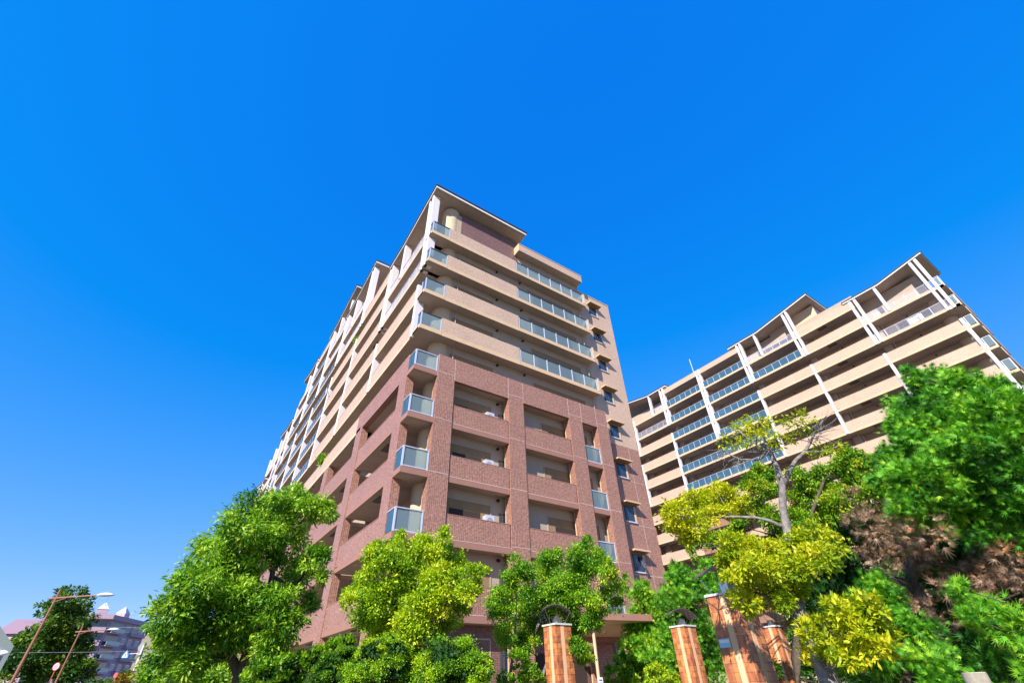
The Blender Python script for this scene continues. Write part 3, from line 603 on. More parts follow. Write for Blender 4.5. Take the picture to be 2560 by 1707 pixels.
# --- clipped shrubs
def shrub(label, blobs, dist, m, size, width, seed, cov=1.3, cat='shrub', name='clipped_shrub', shape='leaf', depth=.4, core=True, **kw):
    cl = clumps_px(blobs, dist, depth, seed); c0 = np.mean([c for c, r in cl], 0); root = empty(name, (c0[0], c0[1], 0), label, cat)
    foliage('foliage', cl, m, size, width, root, cov=cov, nsub=26, subr=.26, shell=.78, seed=seed, shape=shape, **kw)
    mb = MB()
    for c, r in cl:
        for _ in range(3):
            e = c+unit(RNG.normal(size=3))*r*.5; mb.tube([(c[0], c[1], 0), (c[0]*.6+e[0]*.4, c[1]*.6+e[1]*.4, c[2]*.6), e], [.02, .014, .006], BARK, 5)
    mb.build('stem', root)
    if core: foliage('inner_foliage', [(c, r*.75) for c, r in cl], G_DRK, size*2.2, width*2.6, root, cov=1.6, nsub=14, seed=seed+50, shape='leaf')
    return root
shrub('round clipped yellow-green shrub right of the yellow-green tree stem', [(1120,1672,70),(1175,1690,52),(1085,1690,55),(1140,1640,40),(1200,1665,28)], 8.6, G_HED, .028, .016, 11)
shrub('clipped yellow-green shrub under the left side of the yellow-green tree', [(960,1660,58),(1010,1690,52),(915,1690,52),(985,1635,34),(930,1640,36)], 8.9, G_HED, .028, .016, 12)
shrub('rounded shrub in shade-darkened green between the long hedge and the yellow-green shrub', [(835,1675,44),(860,1655,34),(815,1700,42),(875,1690,40)], 10.4, G_CAM, .030, .016, 13, lvr=(-.1, .75))  # darker leaf tones paint the shadowed side of the clipped mounds
shrub('long feathery light green hedge below the brown side facade', [(640,1700,34),(680,1695,36),(715,1685,38),(755,1675,38),(790,1665,34),(740,1705,34),(800,1640,24),(840,1620,24),(700,1668,20),(870,1608,16),(775,1648,20)], 12.2, G_HED, .05, .012, 14, cat='hedge', name='hedge', shape='spray', lvr=(-.1, .75), droop=-.6)
shrub('low green shrub with cream edged leaves right of the entrance door', [(1560,1660,26),(1590,1690,30),(1540,1690,26),(1620,1700,26)], 13, G_MID, .07, .035, 15, core=False)
shrub('yellow-green low shrub between the second and the large tiled pillar', [(1640,1690,24),(1665,1700,26),(1610,1715,24)], 12, G_YEL, .06, .03, 16, core=False)
shrub('small bright green shrub left of the first tiled pillar', [(1300,1690,22),(1325,1680,18),(1340,1700,20),(1262,1700,20)], 10.8, G_BRT, .05, .025, 17, core=False)
# --- thuja and cypress group behind the pillars
TF = [(1608,1462,14),(1604,1486,22),(1596,1512,28),(1630,1520,30),(1590,1555,26),(1625,1560,36),(1600,1600,36),(1580,1640,34),(1640,1610,38),(1620,1655,38),(1600,1700,36)]
tree('thuja', 'bright yellow-green conical thuja right of the entrance canopy', 'conifer', TF, 20.5, G_THU, .15, .022, [(1600,1770,16), (1600,1680,12), (1606,1560,8), (1608,1480,3)], depth=.7, seed=21, cov=.9, shape='spray', r0=.02, droop=-.35)
TG = [(1660,1498,18),(1690,1488,24),(1675,1520,30),(1715,1515,32),(1700,1555,40),(1750,1550,36),(1735,1600,44),(1690,1620,42),(1760,1640,44),(1700,1675,46),(1650,1660,34),(1760,1700,44),(1665,1700,34)]
tree('thuja', 'broad green thuja behind the second tiled pillar', 'conifer', TG, 20, G_THU, .15, .022, [(1705,1770,18), (1700,1680,14), (1700,1560,9), (1695,1500,3)], depth=.8, seed=22, cov=.9, shape='spray', r0=.02, droop=-.3, lvr=(-.15, .8))
TH = [(1690,1420,12),(1688,1440,20),(1695,1465,24),(1680,1480,20),(1740,1450,24),(1765,1430,24),(1795,1425,24),(1770,1460,30),(1735,1480,26),(1800,1470,30),(1830,1500,34)]
tree('cypress', 'dark green conifer pair in front of the foot of the rear block', 'conifer', TH, 24, G_CON, .22, .03, [(1690,1770,14), (1690,1600,10), (1690,1430,3)], depth=1, seed=23, cov=.9, shape='spray', r0=.02, droop=-.3)
# --- broad green tree behind the yellow tree
Z6 = (1600, 1000, 2.2177)
TI = [(900,420,55),(1000,430,60),(1080,360,52),(1150,320,52),(1240,330,50),(1320,345,45),(950,500,60),(1050,500,60),(1150,450,60),(1250,430,60),(1350,430,55),(880,570,55),(980,600,60),(1080,560,60),(1180,540,60),(1280,520,60),(1380,500,50),
 (620,450,45),(700,500,48),(640,600,45),(720,640,50),(560,700,45),(500,750,42),(420,770,40),(340,800,32),(900,680,60),(1000,690,60),(1100,650,60),(1180,620,50),(700,420,40),(660,380,30),(580,470,24),(860,760,50),(960,800,60),(1060,800,60),(760,740,50),(280,830,18),(300,860,14),(250,790,12)]
tree('broadleaf_tree', 'dense mid-green broad tree standing behind the golden-leaved tree', 'tree', TI, 11.5, G_MID, .062, .032, [(2000,1770,26), (1990,1650,22), (2000,1500,18), (2010,1380,14), (2030,1280,9), (2060,1200,6)],
     more=[[(2000,1450,14), (1940,1340,9), (1900,1270,6)], [(2005,1420,14), (2100,1320,9), (2150,1220,6)]], depth=1.2, seed=31, zoom=Z6, cov=1.7, r0=.018, nsub=11)
TJ = [(900,950,70),(1000,900,70),(1100,920,75),(1000,1020,75),(1120,1040,75),(900,1100,70),(1000,1150,70),(1120,1180,70),(1200,980,70),(1250,1100,75),(850,1200,60),(900,1300,70),(1150,1300,80),(900,1420,70),(980,1500,80),(1080,1480,80),(1230,1250,70),(700,1480,60),(800,1520,60)]
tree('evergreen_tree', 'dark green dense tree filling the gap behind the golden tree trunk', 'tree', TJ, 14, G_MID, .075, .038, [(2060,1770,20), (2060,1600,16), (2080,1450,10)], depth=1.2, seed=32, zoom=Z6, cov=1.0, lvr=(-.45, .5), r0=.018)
# --- golden tree
TK = [(520,230,40),(560,150,46),(640,150,50),(700,120,44),(620,215,46),(470,210,22),(850,130,46),(905,110,44),(830,200,36),(1000,268,40),(1080,255,36),(1050,290,26),(760,230,40),(590,110,24),(930,160,26),(950,290,22),(690,180,36),(440,240,14)]
TL = [(200,600,50),(160,630,34),(300,560,60),(400,545,60),(500,550,58),(570,590,46),(200,700,56),(300,690,62),(255,745,44),(380,640,56),(420,490,40),(300,620,50),(290,520,24),(480,620,42),(140,610,18)]
TM = [(500,800,62),(600,820,66),(700,850,68),(800,830,66),(900,780,66),(990,750,56),(960,850,60),(1040,900,52),(860,930,66),(720,950,70),(600,920,64),(470,880,46),(520,970,56),(620,1020,62),(750,1030,66),(700,1100,56),(850,1040,56),(600,1120,48),(520,1100,30),(800,1120,46),(600,1170,28),(960,700,28),(860,990,50)]
TN = [(1010,1250,62),(1100,1180,60),(1200,1150,62),(1270,1120,44),(1300,1230,62),(1200,1270,66),(1110,1300,66),(1000,1340,60),(1350,1290,52),(1260,1370,60),(1150,1400,62),(1050,1390,60),(920,1270,44),(1370,1370,40),(960,1400,42),(1080,1110,24),(1400,1420,20),(1330,1170,32)]
GT = empty('golden_tree', tuple(at(2085, 1760, 6.6))[:2]+(0,), 'golden-leaved tree with a grey curving trunk, right of the largest tiled pillar', 'tree')
trk = [(2092,1770,52), (2075,1707,48), (2055,1658,42), (2025,1590,36), (2000,1530,30), (1980,1440,26), (1972,1340,22), (1957,1270,18), (1956,1216,16), (1943,1171,14), (1925,1126,11), (1905,1090,6)]
stem(trk, 6.6, BARKG, GT, n=12)
LB = [[(1962,1210,12), (1974,1176,11), (1990,1150,10), (2012,1130,9), (2026,1105,7), (2040,1075,4), (2058,1050,2)], [(1955,1315,9), (1920,1300,8), (1888,1293,7), (1825,1291,6), (1762,1297,4), (1710,1290,2)],
      [(1925,1126,7), (1895,1150,5), (1850,1148,4), (1812,1130,2)], [(1930,1135,6), (1890,1110,4), (1850,1080,2)], [(2012,1130,5), (2050,1128,3), (2090,1118,2)], [(2020,1590,16), (2060,1560,12), (2110,1530,8), (2170,1515,4)], [(1990,1500,14), (1940,1440,10), (1880,1400,7), (1830,1370,4)], [(2000,1530,12), (1940,1500,9), (1890,1480,6)], [(1978,1400,9), (2010,1360,7), (2040,1330,4)]]
for b in LB: stem(b, 6.6, BARKG, GT, name='limb', ground=False)
tp = [at(q[0], q[1], 6.6) for b in [trk]+LB for q in b]
for lst, sz, wd, cv, sd_, lr, dr in ((TK, .060, .022, .30, 41, (.0, 1.05), .3), (TL, .050, .020, 1.3, 42, (.25, 1.0), .1), (TM, .056, .025, 1.5, 43, (.0, .95), .1), (TN, .066, .029, 1.4, 44, (.05, 1.0), .0)):
    cl = clumps_px(lst, 6.6-(.28 if sd_ > 42 else 0), .45, sd_, Z6); foliage('crown', cl, G_GOLD, sz, wd, GT, cov=cv, seed=sd_, lvr=lr, droop=dr, nsub=10); twigs(cl, tp, BARKG, GT, .007, sd_)
mb = MB(); rg = np.random.default_rng(77)
for (x0, y0, x1, y1, n) in ((1812,1130,1790,1150,10), (1850,1148,1830,1170,12), (1925,1126,1880,1135,8), (2040,1075,2075,1045,12), (2030,1095,2090,1090,10)):
    for _ in range(n):
        a = at(x0+rg.uniform(-12, 12), y0+rg.uniform(-8, 8), 6.6+rg.uniform(-.2, .2)); b = at(x1+rg.uniform(-32, 32), y1+rg.uniform(-26, 22), 6.6+rg.uniform(-.3, .3)); mid = (a+b)/2+rg.normal(0, .03, 3)
        mb.tube([a, mid, b], [.005, .0035, .0015], BARKG, 4)
tw_o = mb.build('twigs', GT); tw_o['kind'] = 'stuff'
# --- cypress with dead brown sprays
TO = [(2272,925,10),(2285,945,16),(2300,960,20),(2340,962,38),(2400,965,42),(2460,985,44),(2510,1020,44),(2270,1012,34),(2330,1030,52),(2400,1050,58),(2480,1080,60),(2550,1100,50),(2250,1070,30),(2300,1110,50),(2370,1130,58),(2450,1160,62),(2530,1190,58),(2245,1160,38),(2310,1190,54),
 (2400,1220,60),(2480,1250,60),(2550,1280,55),(2265,1240,46),(2340,1270,46),(2420,1300,44),(2215,1200,24),(2225,1130,18),(2580,1180,50),(2580,1040,30),(2500,1330,40),(2570,1370,40)]
CY = tree('cypress', 'large bright green cypress rising at the right edge above its dead brown branches', 'conifer', TO, 8.6, G_CON, .085, .011, [(2400,1780,40), (2350,1600,36), (2303,1496,34), (2275,1430,30), (2330,1320,24), (2380,1200,18), (2400,1080,10), (2400,980,4)], depth=1.1, seed=51, cov=1.35, shape='spray', r0=.016, droop=-.1, nsub=12, up=.3,
     more=[[(2303,1496,12), (2260,1460,8), (2210,1430,4)], [(2290,1460,10), (2240,1440,6), (2200,1452,3)], [(2300,1400,12), (2400,1420,8), (2500,1400,5)], [(2350,1600,12), (2450,1520,8), (2550,1480,4)]])
cl = clumps_px([(2200,1330,44),(2250,1370,46),(2300,1330,46),(2310,1400,36),(2330,1530,40),(2420,1430,40),(2480,1420,46),(2530,1400,42),(2500,1470,36),(2440,1450,36),(2150,1300,34),(2480,1560,30),(2260,1440,26),(2240,1300,34),(2360,1470,24),(2180,1380,26),(2550,1440,30),(2330,1590,24),(2480,1620,20),(2130,1240,18),(2270,1260,16)], 8.4, .8, 52)
foliage('dead_sprays', cl, G_DRY, .11, .006, CY, cov=.17, shape='spray', seed=52, droop=.1, nsub=9)
TP = [(2480,1590,44),(2540,1560,44),(2570,1650,50),(2510,1680,46),(2440,1545,22),(2410,1500,24),(2395,1470,16),(2460,1510,20)]
tree('cypress', 'low bright green cypress branches at the lower right corner', 'conifer', TP, 6.6, G_CON, .08, .010, [(2620,1800,30), (2600,1650,22), (2580,1550,10)], depth=.5, seed=53, cov=1.1, shape='spray', r0=.01, droop=-.05, up=.3, lvr=(0, 1.15))
TQ = [(2300,1600,46),(2250,1640,46),(2180,1622,42),(2330,1670,46),(2200,1690,46),(2370,1705,36),(2270,1560,30),(2230,1510,32),(2180,1480,34),(2150,1540,34),(2140,1660,44),(2280,1700,46),(2210,1570,40)]
tree('cypress', 'green and brown cypress behind the lower golden leaves', 'conifer', TQ, 7.8, G_CON, .08, .011, [(2280,1790,30), (2270,1650,20), (2240,1540,8)], depth=.6, seed=54, cov=1.05, shape='spray', r0=.012, lvr=(.0, 1.05), up=.3)
TR = [(2150,1350,60),(2250,1330,70),(2350,1380,75),(2450,1380,75),(2550,1420,70),(2160,1450,70),(2270,1470,75),(2380,1540,80),(2480,1530,80),(2160,1560,75),(2420,1640,85),(2540,1650,80),(2300,1620,75),(2590,1300,60),(2400,1720,70)]
tree('cypress', 'conifer in shade-darkened green deep behind the dead brown branches', 'conifer', TR, 12, G_CON, .15, .02, [(2420,1800,40), (2400,1600,30), (2380,1400,12)], depth=1, seed=55, cov=1.05, shape='spray', r0=.02, lvr=(-.5, .45))  # lowered leaf tones paint the shaded interior of the cypress mass
# wooden stake
P0 = at(2434, 1682, 3.4); t = empty('wooden_stake', (P0[0], P0[1], 0), 'thick round wooden stake standing at the lower right edge', 'stake')
WD = mat('weathered_wood', (.33, .29, .22), .85, noise=.25, nscale=30); MB().tube([(P0[0], P0[1], 0), tuple(P0)], .048, WD, 20).build('shaft', t, smooth=False)
MB().tube([tuple(P0+np.array([0, 0, .0005])), tuple(P0+np.array([0, 0, .004]))], .0465, mat('cut_wood', (.46, .42, .34), .8, noise=.2, nscale=60), 20).build('cut_end', t)

# ================================================================ tiled gate pillars with lamps
PT = tile_mat('orange_brown_tile', (.62, .23, .075), (.38, .12, .06), (.16, .08, .06), bw=.1, bh=.1, mortar=.003, var=.3, offset=0, rough=.25, local=True)
STR = mat('salmon_strip', (.74, .45, .27), .7); CAPM = mat('pillar_cap_stone', (.62, .60, .60), .5, noise=.05); STEEL = mat('brushed_steel', (.55, .55, .58), .25, metal=.9)
PLATE = mat('lamp_plate_brown', (.16, .13, .12), .45, metal=.5, noise=.08); DOTS = mat('lamp_hole_white', (.85, .85, .82), .4)
def pillar(cx, cy, s, H, label, lname, strips, plate=False):
    e = empty('tiled_pillar', (cx, cy, 0), label, 'pillar', 'orange tiled gate pillars')
    M = Matrix.Translation((cx, cy, 0)); h = s/2
    b = MB(); b.box(-h, h, -h, h, 0, H, PT); o = b.build('shaft', e); o.matrix_parent_inverse = Matrix.Identity(4)
    st = MB()
    for a in strips:
        st.box(a-.045*s/.45, a+.045*s/.45, -h-.003, -h+.001, 0, H-.002, STR); st.box(-h-.003, -h+.001, a-.045*s/.45, a+.045*s/.45, 0, H-.002, STR)
    o = st.build('strip', e); o.matrix_parent_inverse = Matrix.Identity(4)
    c = MB(); c.box(-h-.02, h+.02, -h-.02, h+.02, H, H+.03, CAPM); o = c.build('cap', e); o.matrix_parent_inverse = Matrix.Identity(4)
    k = s/.45*1.2
    lm = empty('pillar_lamp', (cx, cy, H+.03), 'curved brown plate lamp on top of the '+lname, 'lamp', 'lamps on the gate pillars')
    b = MB(); b.box(-.055*k, .055*k, -.055*k, .055*k, 0, .13*k, STEEL); o = b.build('lamp_base', lm); o.matrix_parent_inverse = Matrix.Identity(4)
    # curved plate: arc rising to the left-front, square in plan, turned 45 degrees
    n = 10; W = .27*k; pts = []
    def q(sx, sy):   # sx along the arc -1..1, sy across -1..1
        a = sx*.75; r = .43*k; x = r*math.sin(a); z = r*(math.cos(a)-1)*1.25+.30*k+sx*-.045*k
        return x, sy*W, z
    X = np.array([math.cos(-.55), math.sin(-.55)]); Y = np.array([-X[1], X[0]])
    def w2(p, dz=0): return (p[0]*X[0]+p[1]*Y[0], p[0]*X[1]+p[1]*Y[1], p[2]+dz)
    vs_, fs = [], []
    for i in range(n+1):
        for sy in (-1, 1):
            p = q(-1+2*i/n, sy*(.95+.05*math.cos(3*(-1+2*i/n)))); vs_ += [w2(p), w2(p, .008)]
    for i in range(n):
        a = 4*i; c2 = 4*(i+1); fs += [(a, c2, c2+2, a+2), (a+1, a+3, c2+3, c2+1), (a, a+1, c2+1, c2), (a+2, c2+2, c2+3, a+3)]
    fs += [(0, 2, 3, 1), (4*n, 4*n+1, 4*n+3, 4*n+2)]
    b = MB(); b.faces(vs_, fs, PLATE); o = b.build('lamp_plate', lm); o.matrix_parent_inverse = Matrix.Identity(4)
    b = MB()
    for i in range(6):
        for j in range(5):
            sx = -.85+1.7*i/5+(.12 if j % 2 else -.05); sy = -.8+1.6*j/4; p = q(sx, sy); p2 = q(sx+.01, sy); t = np.array([p2[0]-p[0], 0, p2[2]-p[2]]); t = t/np.linalg.norm(t)
            ring = []
            for m_ in range(10):
                u_ = .014*k*math.cos(m_*.6283); v_ = .014*k*math.sin(m_*.6283); ring.append(w2((p[0]+t[0]*u_, p[1]+v_, p[2]+t[2]*u_-.003)))
            b.faces(ring, [tuple(range(10))], DOTS)
    o = b.build('lamp_holes', lm); o.matrix_parent_inverse = Matrix.Identity(4)
    b = MB()
    for sx, sy in ((-.8, -.8), (-.8, .8), (.8, -.8), (.8, .8)):
        p = w2(q(sx, sy)); b = MB().tube([(p[0]*.55, p[1]*.55, 0), p], .005*k, STEEL, 5); o = b.build('stay_rod', lm); o.matrix_parent_inverse = Matrix.Identity(4)
    if plate:
        b = MB(); b.box(-h-.008, -h-.0035, h-.19, h-.02, H-.62, H-.52, mat('plate_pale_blue', (.35, .62, .72), .4)); b.box(-h-.010, -h-.0081, h-.185, h-.03, H-.565, H-.53, mat('plate_white', (.8, .82, .82), .5))
        o = b.build('name_plate', e); o.matrix_parent_inverse = Matrix.Identity(4)
    return e
pillar(-.30, -11.20, .40, 2.6, 'orange tiled pillar standing alone in front of the entrance, leftmost of four', 'leftmost tiled pillar', (-.03,))
pillar(2.69, -11.98, .38, 2.6, 'orange tiled pillar with green thuja behind it, next left of the largest', 'tiled pillar next left of the largest', (-.03,))
pillar(-.275, -15.225, .45, 2.6, 'largest orange tiled pillar with a small pale plate, half under golden leaves', 'largest tiled pillar', (-.03,), plate=True)
pillar(5.01, -12.73, .34, 2.6, 'orange tiled pillar partly hidden by the golden leaves, rightmost of four', 'rightmost tiled pillar', (-.03,))
# notice on the entrance post
t = empty('notice_sign', (5.9, -5.72, 1.4), 'small white paper notice fixed to the post by the entrance', 'sign')
nb = MB(); nb.box(5.80, 6.0, -5.69, -5.67, 1.35, 1.85, mat('paper_white', (.8, .8, .78), .8)); nb.build('sheet', t)
nb = MB(); INK = mat('ink', (.05, .05, .05), .8)
for i, (a, b_) in enumerate(((5.83, 5.96), (5.83, 5.97), (5.83, 5.93), (5.83, 5.97), (5.83, 5.95))): nb.box(a, b_, -5.695, -5.691, 1.76-.085*i, 1.785-.085*i, INK)
nb.build('lettering', t)

# ================================================================ street at the left
COP = mat('rust_brown_pole_paint', (.30, .13, .085), .5); LAMPW = mat('lamp_head_white', (.75, .76, .8), .35)
def street_lamp(px, py, dist, H, label):
    b = at(px, py, dist); b[2] = 0; e = empty('street_lamp', b, label, 'street lamp', 'brown street lamps along the road')
    MB().tube([b, b+np.array([0, 0, H])], [.11, .06], COP, 12).build('pole', e)
    side = unit(np.array([RT[0], RT[1], 0])); a0 = b+np.array([0, 0, H-.55]); a1 = a0+side*2.9+np.array([0, 0, .10])
    MB().tube([a0-side*.45-np.array([0, 0, .03]), a0, a1], [.07, .06, .045], COP, 8).tube([a0-side*.0-np.array([0, 0, .25]), a0+side*1.0+np.array([0, 0, .08])], .03, COP, 6).build('arm', e)
    hd = MB(); c = a1+side*.55
    for s_, zz in ((1, 0),):
        vs_ = [tuple(c+np.array([0, 0, .16]))]; n = 14
        for rr, z in ((.35, .12), (.6, .03), (.62, -.02), (.4, -.07)):
            for i in range(n):
                a = 2*math.pi*i/n; vs_.append(tuple(c+side*rr*math.cos(a)+np.array([-side[1], side[0], 0])*rr*.5*math.sin(a)+np.array([0, 0, z])))
        fs = [(0, 1+i, 1+(i+1) % n) for i in range(n)]
        for k in range(3): fs += [(1+k*n+i, 1+(k+1)*n+i, 1+(k+1)*n+(i+1) % n, 1+k*n+(i+1) % n) for i in range(n)]
        fs.append(tuple(1+3*n+i for i in range(n))); hd.faces(vs_, fs, LAMPW)
    hd.build('lamp_head', e, smooth=True)
    return e
street_lamp(148, 1480, 49, 8.15, 'nearer brown street lamp whose white head stands clear above the street tree')
street_lamp(208, 1562, 72, 8.1, 'farther brown street lamp in front of the pinkish apartment house')
# street trees
TS = [(150,1480,9),(170,1475,12),(205,1480,9),(205,1470,6),(140,1505,14),(165,1500,18),(190,1505,16),(220,1500,10),(130,1530,16),(155,1530,22),(185,1530,22),(210,1520,14),(103,1515,8),(105,1530,6),(120,1560,20),(150,1560,26),(185,1560,24),(215,1550,12),(95,1585,18),(125,1590,26),(160,1590,28),(195,1590,22),
 (60,1600,20),(90,1615,26),(130,1620,28),(170,1620,28),(205,1610,18),(35,1620,18),(60,1640,26),(100,1650,30),(145,1650,30),(185,1650,26),(215,1640,14),(30,1665,24),(65,1680,28),(110,1685,30),(155,1685,30),(195,1685,26),(225,1670,12),(10,1690,18),(75,1580,14),(240,1545,6)]
tree('street_tree', 'large dark green street tree behind the two brown lamps', 'tree', TS, 80, G_FAR, .42, .22, [(140,1765,12), (145,1690,10), (155,1600,7), (165,1530,4)], depth=3, seed=61, cov=1.0, r0=.07, nsub=9)
# pinkish apartment house
PK = mat('mauve_plaster', (.42, .30, .36), .8, noise=.05); PKL = mat('pale_mauve_band', (.52, .36, .42), .8); WINB = mat('house_window', (.06, .09, .13), .15, spec=.8); STONE = mat('stone_base', (.16, .14, .12), .95, noise=.3, nscale=2)
Pc = atz(278, 1548, 19.0); Pl = atz(205, 1545, 19.0); Pr = atz(368, 1567, 19.0)
HB = empty('apartment_house', (Pc[0], Pc[1], 0), 'distant six-storey mauve apartment house with two small white pyramid turrets', 'building')
def wallM(A, B_):   # local frame: x along A->B, y outwards to the viewer, origin A on the ground
    d = unit(np.array([B_[0]-A[0], B_[1]-A[1], 0])); n = np.array([d[1], -d[0], 0])
    if n@(CAM-A) < 0: n = -n
    return Matrix(((d[0], n[0], 0, A[0]), (d[1], n[1], 0, A[1]), (0, 0, 1, 0), (0, 0, 0, 1))), float(np.hypot(B_[0]-A[0], B_[1]-A[1]))
Ml, wl = wallM(Pl, Pc); Mr, wr = wallM(Pc, Pr)
b = MB(); b.box(0, wl, -9, 0, 4.3, 19, PK, Ml); b.box(0, wr, -9, 0, 4.3, 19, PK, Mr); b.box(-.3, wl, -9, .5, 0, 4.3, STONE, Ml); b.box(0, wr+.3, -9, .5, 0, 4.3, STONE, Mr); b.build('wall', HB)
for i in range(5):
    z = 4.6+i*2.85
    o = MB().box(0, wl-.3, 0, 1.5, z, z+1.15, PKL, Ml).box(0, wl-.3, .02, .1, z+1.2, z+2.6, WINB, Ml).build('balcony', HB)
    o = MB().box(.3, wr*.34, .0, 1.2, z, z+.25, PKL, Mr).box(.3, wr*.34, .02, .1, z+.3, z+2.4, WINB, Mr).build('balcony', HB)
    MB().box(.3, wr*.34, 1.12, 1.2, z+.35, z+1.25, mat('balcony_glass_grey', (.45, .5, .45), .3), Mr).build('railing', o)
    for a in (.44, .62, .82): 
        o = MB().box(wr*a, wr*(a+.10), .0, .12, z+.9, z+2.3, FRAME, Mr).build('window', HB); MB().box(wr*a+.1, wr*(a+.10)-.1, .121, .14, z+1.0, z+2.2, WINB, Mr).build('pane', o)
    MB().box(wr*.56, wr*.96, .0, .9, z+.1, z+.85, PK, Mr).build('planter_box', HB)
b = MB(); b.box(-.4, wl+.3, -9.2, 1.6, 19, 20.1, PKL, Ml); b.box(-.3, wr+.4, -9.2, .5, 19, 20.1, PK, Mr); b.build('parapet', HB)
for M_, x in ((Ml, wl*.55), (Mr, wr*.58)):
    b = MB(); b.box(x-1.2, x+1.2, -5.0, -2.6, 20.1, 21.6, PKL, M_); P4 = [tuple(M_@Vector(p)) for p in ((x-1.3, -5.1, 21.6), (x+1.3, -5.1, 21.6), (x+1.3, -2.5, 21.6), (x-1.3, -2.5, 21.6), (x, -3.8, 23.4))]
    b.faces(P4, [(0, 1, 4), (1, 2, 4), (2, 3, 4), (3, 0, 4), (0, 3, 2, 1)], WHITE); b.build('turret', HB)
b = MB(); b.box(0, wr, .45, .5, 4.3, 5.4, mat('fence_white', (.6, .65, .72), .6), Mr); b.build('railing', HB)
MB().tube([tuple(Mr@Vector((1.2, -4, 20))), tuple(Mr@Vector((1.2, -4, 26)))], .05, STEEL, 5).build('antenna', HB)
dR = float(np.hypot(*(Pr-CAM)[:2]))+14; Pa = at(362, 1574, dR); Pb = at(420, 1584, dR); HZ = Pa[2]; M_, w_ = wallM(Pa, Pb)
hb = empty('apartment_house', (Pa[0], Pa[1], 0), 'pinkish house wall showing between the mauve house and the tall glossy tree', 'building'); MB().box(0, w_, -6, 0, 0, HZ-.6, mat('salmon_plaster', (.50, .33, .33), .8), M_).build('wall', hb); MB().box(-.2, w_+.2, -6.2, .2, HZ-.6, HZ, PKL, M_).build('parapet', hb)
Pa = atz(6, 1562, 15.0); Pb = atz(120, 1560, 15.0); M_, w_ = wallM(Pa, Pb)
hb = empty('apartment_house', (Pa[0], Pa[1], 0), 'distant house with a broad mauve roof behind the street tree', 'building'); MB().box(0, w_, -8, 0, 0, 13.4, PK, M_).build('wall', hb)
b = MB(); P4 = [tuple(M_@Vector(p)) for p in ((-.6, .6, 13.4), (w_+.6, .6, 13.4), (w_+.6, -3, 16.4), (-.2, -3, 16.4), (-.6, -8.6, 13.4), (w_+.6, -8.6, 13.4))]; b.faces(P4, [(0, 1, 2, 3), (3, 2, 5, 4), (0, 3, 4), (1, 5, 2), (0, 4, 5, 1)], mat('mauve_roof', (.27, .17, .22), .7)); b.build('roof', hb)
MB().tube([tuple(M_@Vector((w_*.5, -3, 16))), tuple(M_@Vector((w_*.52, -3, 21.5)))], .05, STEEL, 5).build('antenna', hb)
Pa = at(-60, 1600, 60); Pb = at(36, 1612, 60); M_, w_ = wallM(Pa, Pb)
hb = empty('house', (Pa[0], Pa[1], 0), 'pale grey-green house with a sloping gable at the left edge', 'building'); GG = mat('grey_green_plaster', (.30, .36, .34), .8)
b = MB(); z1_ = at(40, 1614, 60)[2]; z0_ = at(0, 1563, 60)[2]; xk = float(np.hypot(*(at(0, 1563, 60)-Pa)[:2])); b.prism([(0, 0), (w_, 0), (w_, z1_), (xk, z0_), (0, z0_+.6)], -8, 0, GG, M_, axis='y'); b.build('wall', hb)
o = MB().box(w_*.45, w_*.75, 0, .1, 3.4, 5.2, FRAME, M_).build('window', hb); MB().box(w_*.47, w_*.73, .1, .12, 3.5, 5.1, WINB, M_).build('pane', o)
b = MB(); b.box(w_*.2, w_*.95, .05, 1.0, 2.4, 3.0, mat('teal_awning', (.05, .28, .33), .6), M_); b.build('awning', hb)
# signs
BLUE = mat('sign_blue', (.02, .22, .62), .35); SWH = mat('sign_white', (.82, .84, .88), .4); RED = mat('sign_red', (.50, .03, .04), .4); GREY = mat('sign_back_grey', (.26, .27, .26), .5); POLEW = mat('white_pole', (.66, .66, .68), .45)
D0 = 60.; p0 = at(360, 1612, D0); side = unit(np.array([RT[0], RT[1], 0])); fwd = np.array([-side[1], side[0], 0.])
e = empty('crosswalk_sign', (p0[0], p0[1], 0), 'blue crosswalk sign on a curved arm of a white pole with two round mirror backs', 'road sign')
MB().tube([(p0[0], p0[1], 0), tuple(p0)], .075, POLEW, 10).build('pole', e)
pa = p0+np.array([0, 0, -.9]); MB().tube([pa, pa-side*.12+np.array([0, 0, .22]), pa-side*.4+np.array([0, 0, .3]), pa-side*1.0+np.array([0, 0, .27])], .025, POLEW, 8).build('arm', e)
sc0 = pa-side*1.32+np.array([0, 0, .24])
def plate2(pts, c, off, m, name, par):
    v = [tuple(c+side*x+np.array([0, 0, y])-fwd*off) for x, y in pts]+[tuple(c+side*x+np.array([0, 0, y])-fwd*(off-.006)) for x, y in pts]; n = len(pts)
    return MB().faces(v, [tuple(range(n)), tuple(range(2*n-1, n-1, -1))]+[(i, (i+1) % n, n+(i+1) % n, n+i) for i in range(n)], m).build(name, par)
pb = plate2([(x*.9, y*.9) for x, y in ((-.33, -.30), (.33, -.30), (.33, -.05), (0, .42), (-.33, -.05))], sc0, .02, BLUE, 'sign_plate', e)
plate2([(x*.9, y*.9) for x, y in ((-.27, -.24), (.27, -.24), (0, .28))], sc0, .03, SWH, 'triangle', pb)
plate2([(x*.9, y*.9) for x, y in ((-.10, -.20), (-.05, -.20), (.0, -.08), (.07, -.20), (.12, -.19), (.045, .0), (.07, .05), (.02, .10), (-.08, .02), (-.03, -.06))], sc0, .04, BLUE, 'walking_figure', pb)
